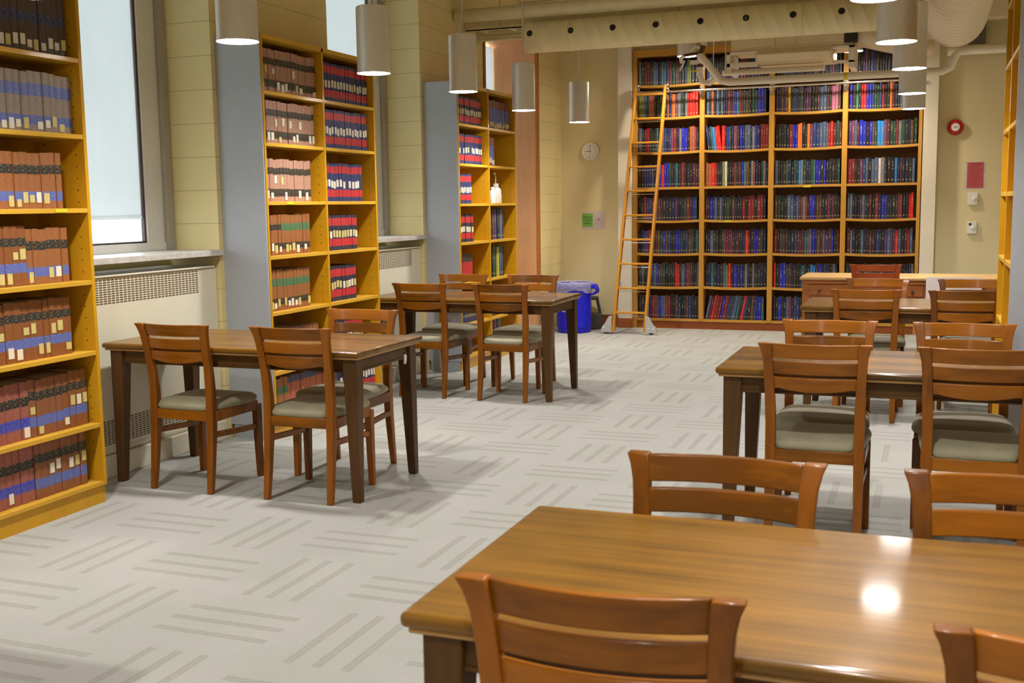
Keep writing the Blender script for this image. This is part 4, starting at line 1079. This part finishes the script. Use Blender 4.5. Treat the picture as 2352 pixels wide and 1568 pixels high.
# recycling mark: ring and three chasing arrows on the bin side facing the camera
b = MB(); A0 = math.radians(-104); Z0 = .295
def onb(u, v, r=.1875): a = A0+u/r; return (r*math.cos(a), r*math.sin(a), Z0+v)
b.tube([onb(.058*math.cos(2*PI*j/32), .058*math.sin(2*PI*j/32)) for j in range(32)], .0028, 6, closed=True)
for k in range(3):
    a0 = 2*PI*k/3+.5
    b.tube([onb(.032*math.cos(a0+t_*.22), .032*math.sin(a0+t_*.22)) for t_ in range(7)], .0042, 6)
    a1 = a0+1.45; p = onb(.032*math.cos(a1), .032*math.sin(a1)); q = onb(.032*math.cos(a1+.35), .032*math.sin(a1+.35)); b.tube([p, q], [.010, .001], 6)
o = b.build('recycling_mark', 'white', bn, smooth=True); o['label'] = 'white recycling arrows in a ring'
st = empty('step_stool', (-3.74, 12.34, 0), 0, label='dark grey round kick stool between the blue bin and the ladder', cat='stool')
b = MB(); b.lathe([(.195, .004), (.205, .01), (.20, .055), (.196, .06), (.192, .105), (.188, .11), (.180, .155), (.165, .168), (.02, .17)], n=40); b.build('lower_drum', 'charcoal', st, smooth=True, ang=35)
b = MB(); b.lathe([(.02, .335), (.140, .335), (.145, .345), (.143, .362), (.135, .368), (.02, .37)], n=36); b.build('top_step', 'charcoal', st, smooth=True, ang=35)
for k in range(4):
    a = PI/4+k*PI/2-.5; b = MB(); b.tube([(.165*math.cos(a), .165*math.sin(a), .16), (.125*math.cos(a), .125*math.sin(a), .345)], .017, 10); b.build('post', 'charcoal', st, smooth=True)

# ------------------------------------------------------------------ wall things
ck = empty('wall_clock', (-3.755, YB, 2.045), 0, label='round white wall clock on the far wall showing nine', cat='clock')
b = MB(); b.lathe([(.02, 0), (.100, 0), (.104, .012), (.100, .028), (.094, .030), (.092, .022), (.01, .0215)], n=48); b.build('case', 'white', ck, smooth=True, ang=35, rot=(PI/2, 0, 0))
b = MB()
for k in range(12):
    a = k*PI/6; r0 = .070; x, z = r0*math.sin(a), r0*math.cos(a)
    b.box(x-.003, x+.003, -.0235, -.022, z-.006, z+.006)
b.build('numerals', 'ink', ck)
b = MB(); b.box(-.0022, .0022, -.0245, -.0235, -.01, .075); b.build('minute_hand', 'ink', ck)
b = MB(); b.box(-.052, .008, -.0255, -.0245, -.003, .003); b.build('hour_hand', 'ink', ck)
b = MB(); b.box(-.0012, .0012, -.0265, -.0257, -.078, .012); b.build('second_hand', 'red', ck)
def text(body, size, loc, mname, parent, name='lettering', rz=0):
    cu = bpy.data.curves.new(name, 'FONT'); cu.body = body; cu.size = size; cu.align_x = 'CENTER'; cu.align_y = 'CENTER'; cu.extrude = .0004; cu.space_line = 1.0
    o = bpy.data.objects.new(name+'_c', cu); COL.objects.link(o)
    dg = bpy.context.evaluated_depsgraph_get(); me = bpy.data.meshes.new_from_object(o.evaluated_get(dg))
    COL.objects.unlink(o); bpy.data.objects.remove(o)
    me.materials.clear(); me.materials.append(M[mname])
    q = bpy.data.objects.new(name, me); COL.objects.link(q); q.parent = parent; q.location = loc; q.rotation_euler = (PI/2, 0, rz); return q
sg = empty('study_area_sign', (-3.725, YB, 1.245), 0, label='paper sign with a green GROUP STUDY AREA square on the far wall', cat='sign')
b = MB(); b.box(-.143, .143, -.003, -.0005, -.105, .105); b.build('sheet', 'pinkboard', sg)
b = MB(); b.box(-.138, -.008, -.004, -.003, -.078, .080); b.build('green_square', 'greenp', sg)
text('GROUP\nSTUDY\nAREA', .034, (-.073, -.0045, .0), 'ink', sg)
b = MB(); b.add([(.045, -.004, .0), (.06, -.004, .0), (.075, -.004, -.014), (.075, -.004, .034), (.06, -.004, .02), (.045, -.004, .02)], [(0, 1, 2, 3, 4, 5)])
b.box(.010, .132, -.004, -.003, -.028, -.025); b.box(.010, .132, -.004, -.003, -.042, -.040)
for k, rr_ in enumerate((.012, .022)):
    b.tube([(.080+rr_*math.cos(t_), -.004, .010+rr_*math.sin(t_)) for t_ in (-.8, -.4, 0, .4, .8)], .0012, 6)
b.build('speaker_symbol', 'greyink', sg)
al = empty('fire_alarm', (.202, YB, 2.175), 0, label='round red fire alarm with white centre on the far wall', cat='alarm')
b = MB(); b.lathe([(.02, 0), (.078, 0), (.082, .015), (.078, .045), (.060, .055), (.02, .056)], n=40); b.build('housing', 'red', al, smooth=True, ang=35, rot=(PI/2, 0, 0))
b = MB(); b.lathe([(.005, .0565), (.042, .0565), (.040, .062), (.005, .063)], n=30); b.build('centre_disc', 'white', al, smooth=True, ang=35, rot=(PI/2, 0, 0))
text('FIRE', .022, (0, -.0635, 0), 'red', al)
nt_ = empty('safety_notice', (.408, YB, 1.675), 0, label='red printed notice in a plastic sleeve on the far wall', cat='notice')
b = MB(); b.box(-.098, .098, -.0015, -.0005, -.142, .142); b.build('plastic_sleeve', 'sleeve', nt_)
b = MB(); b.box(-.078, .083, -.003, -.0016, -.130, .136); b.build('red_sheet', 'redpaper', nt_, bevel=.0005)
b = MB()
for k in range(17): b.box(-.062, .066-.02*((k*7) % 3), -.0036, -.003, .105-k*.0135, .109-k*.0135)
b.box(-.05, .055, -.0036, -.003, .118, .126)
b.build('text_lines', 'redline', nt_)
for z, l in ((1.435, 'upper white thermostat box under the red notice'), (1.135, 'lower white thermostat box with a dark dial on the far wall')):
    th = empty('thermostat', (.395, YB, z), 0, label=l, cat='thermostat')
    b = MB(); b.box(-.047, .047, -.03, -.0005, -.062, .062); b.build('cover', 'white', th, bevel=.004)
    b = MB(); b.lathe([(.024, 0), (.022, .01), (.012, .018), (.002, .02)], n=20); b.build('dome', 'white', th, smooth=True, loc=(.012, -.03, .0), rot=(PI/2, 0, 0))
    if z < 1.3:
        b = MB(); b.lathe([(.014, 0), (.012, .004), (.002, .005)], n=16); b.build('dial', 'black', th, smooth=True, loc=(-.018, -.03, .036), rot=(PI/2, 0, 0))
b = MB(); b.box(-3.382, -3.350, 12.452, 12.4595, .47, .54); tag(b.build('wall_label', 'bluegrey'), 'small blue grey label low on the left cream trim', 'label')

# ------------------------------------------------------------------ world, camera, view
w = bpy.data.worlds.new('World'); SC.world = w; w.use_nodes = True
bg = w.node_tree.nodes['Background']; bg.inputs[0].default_value = (.90, .95, 1, 1); bg.inputs[1].default_value = 3.0
cam = bpy.data.cameras.new('Camera'); co = bpy.data.objects.new('Camera', cam); COL.objects.link(co)
cam.sensor_width = 36; cam.lens = 2541.97*36/2352
Mr = [[0.9356922100454809, 0.3525412631199793, -0.013955137332662387], [-0.030250968436447916, 0.11957232546677023, 0.9923645186579002], [-0.3515180891061809, 0.9281255932147536, -0.12254760809946771]]
rx, up, fw = Vector(Mr[0]), Vector(Mr[1]), Vector(Mr[2])
mw = Matrix((( rx.x, up.x, -fw.x, 0), (rx.y, up.y, -fw.y, 0), (rx.z, up.z, -fw.z, 1.44), (0, 0, 0, 1)))
co.matrix_world = mw
cam.dof.use_dof = True; cam.dof.focus_distance = 8.5; cam.dof.aperture_fstop = 8.0
cam.clip_start = .05; cam.clip_end = 60
SC.camera = co
SC.view_settings.view_transform = 'Standard'; SC.view_settings.look = 'None'
SC.view_settings.exposure = 0.80; SC.view_settings.gamma = 1.0; SC.view_settings.use_curve_mapping = False
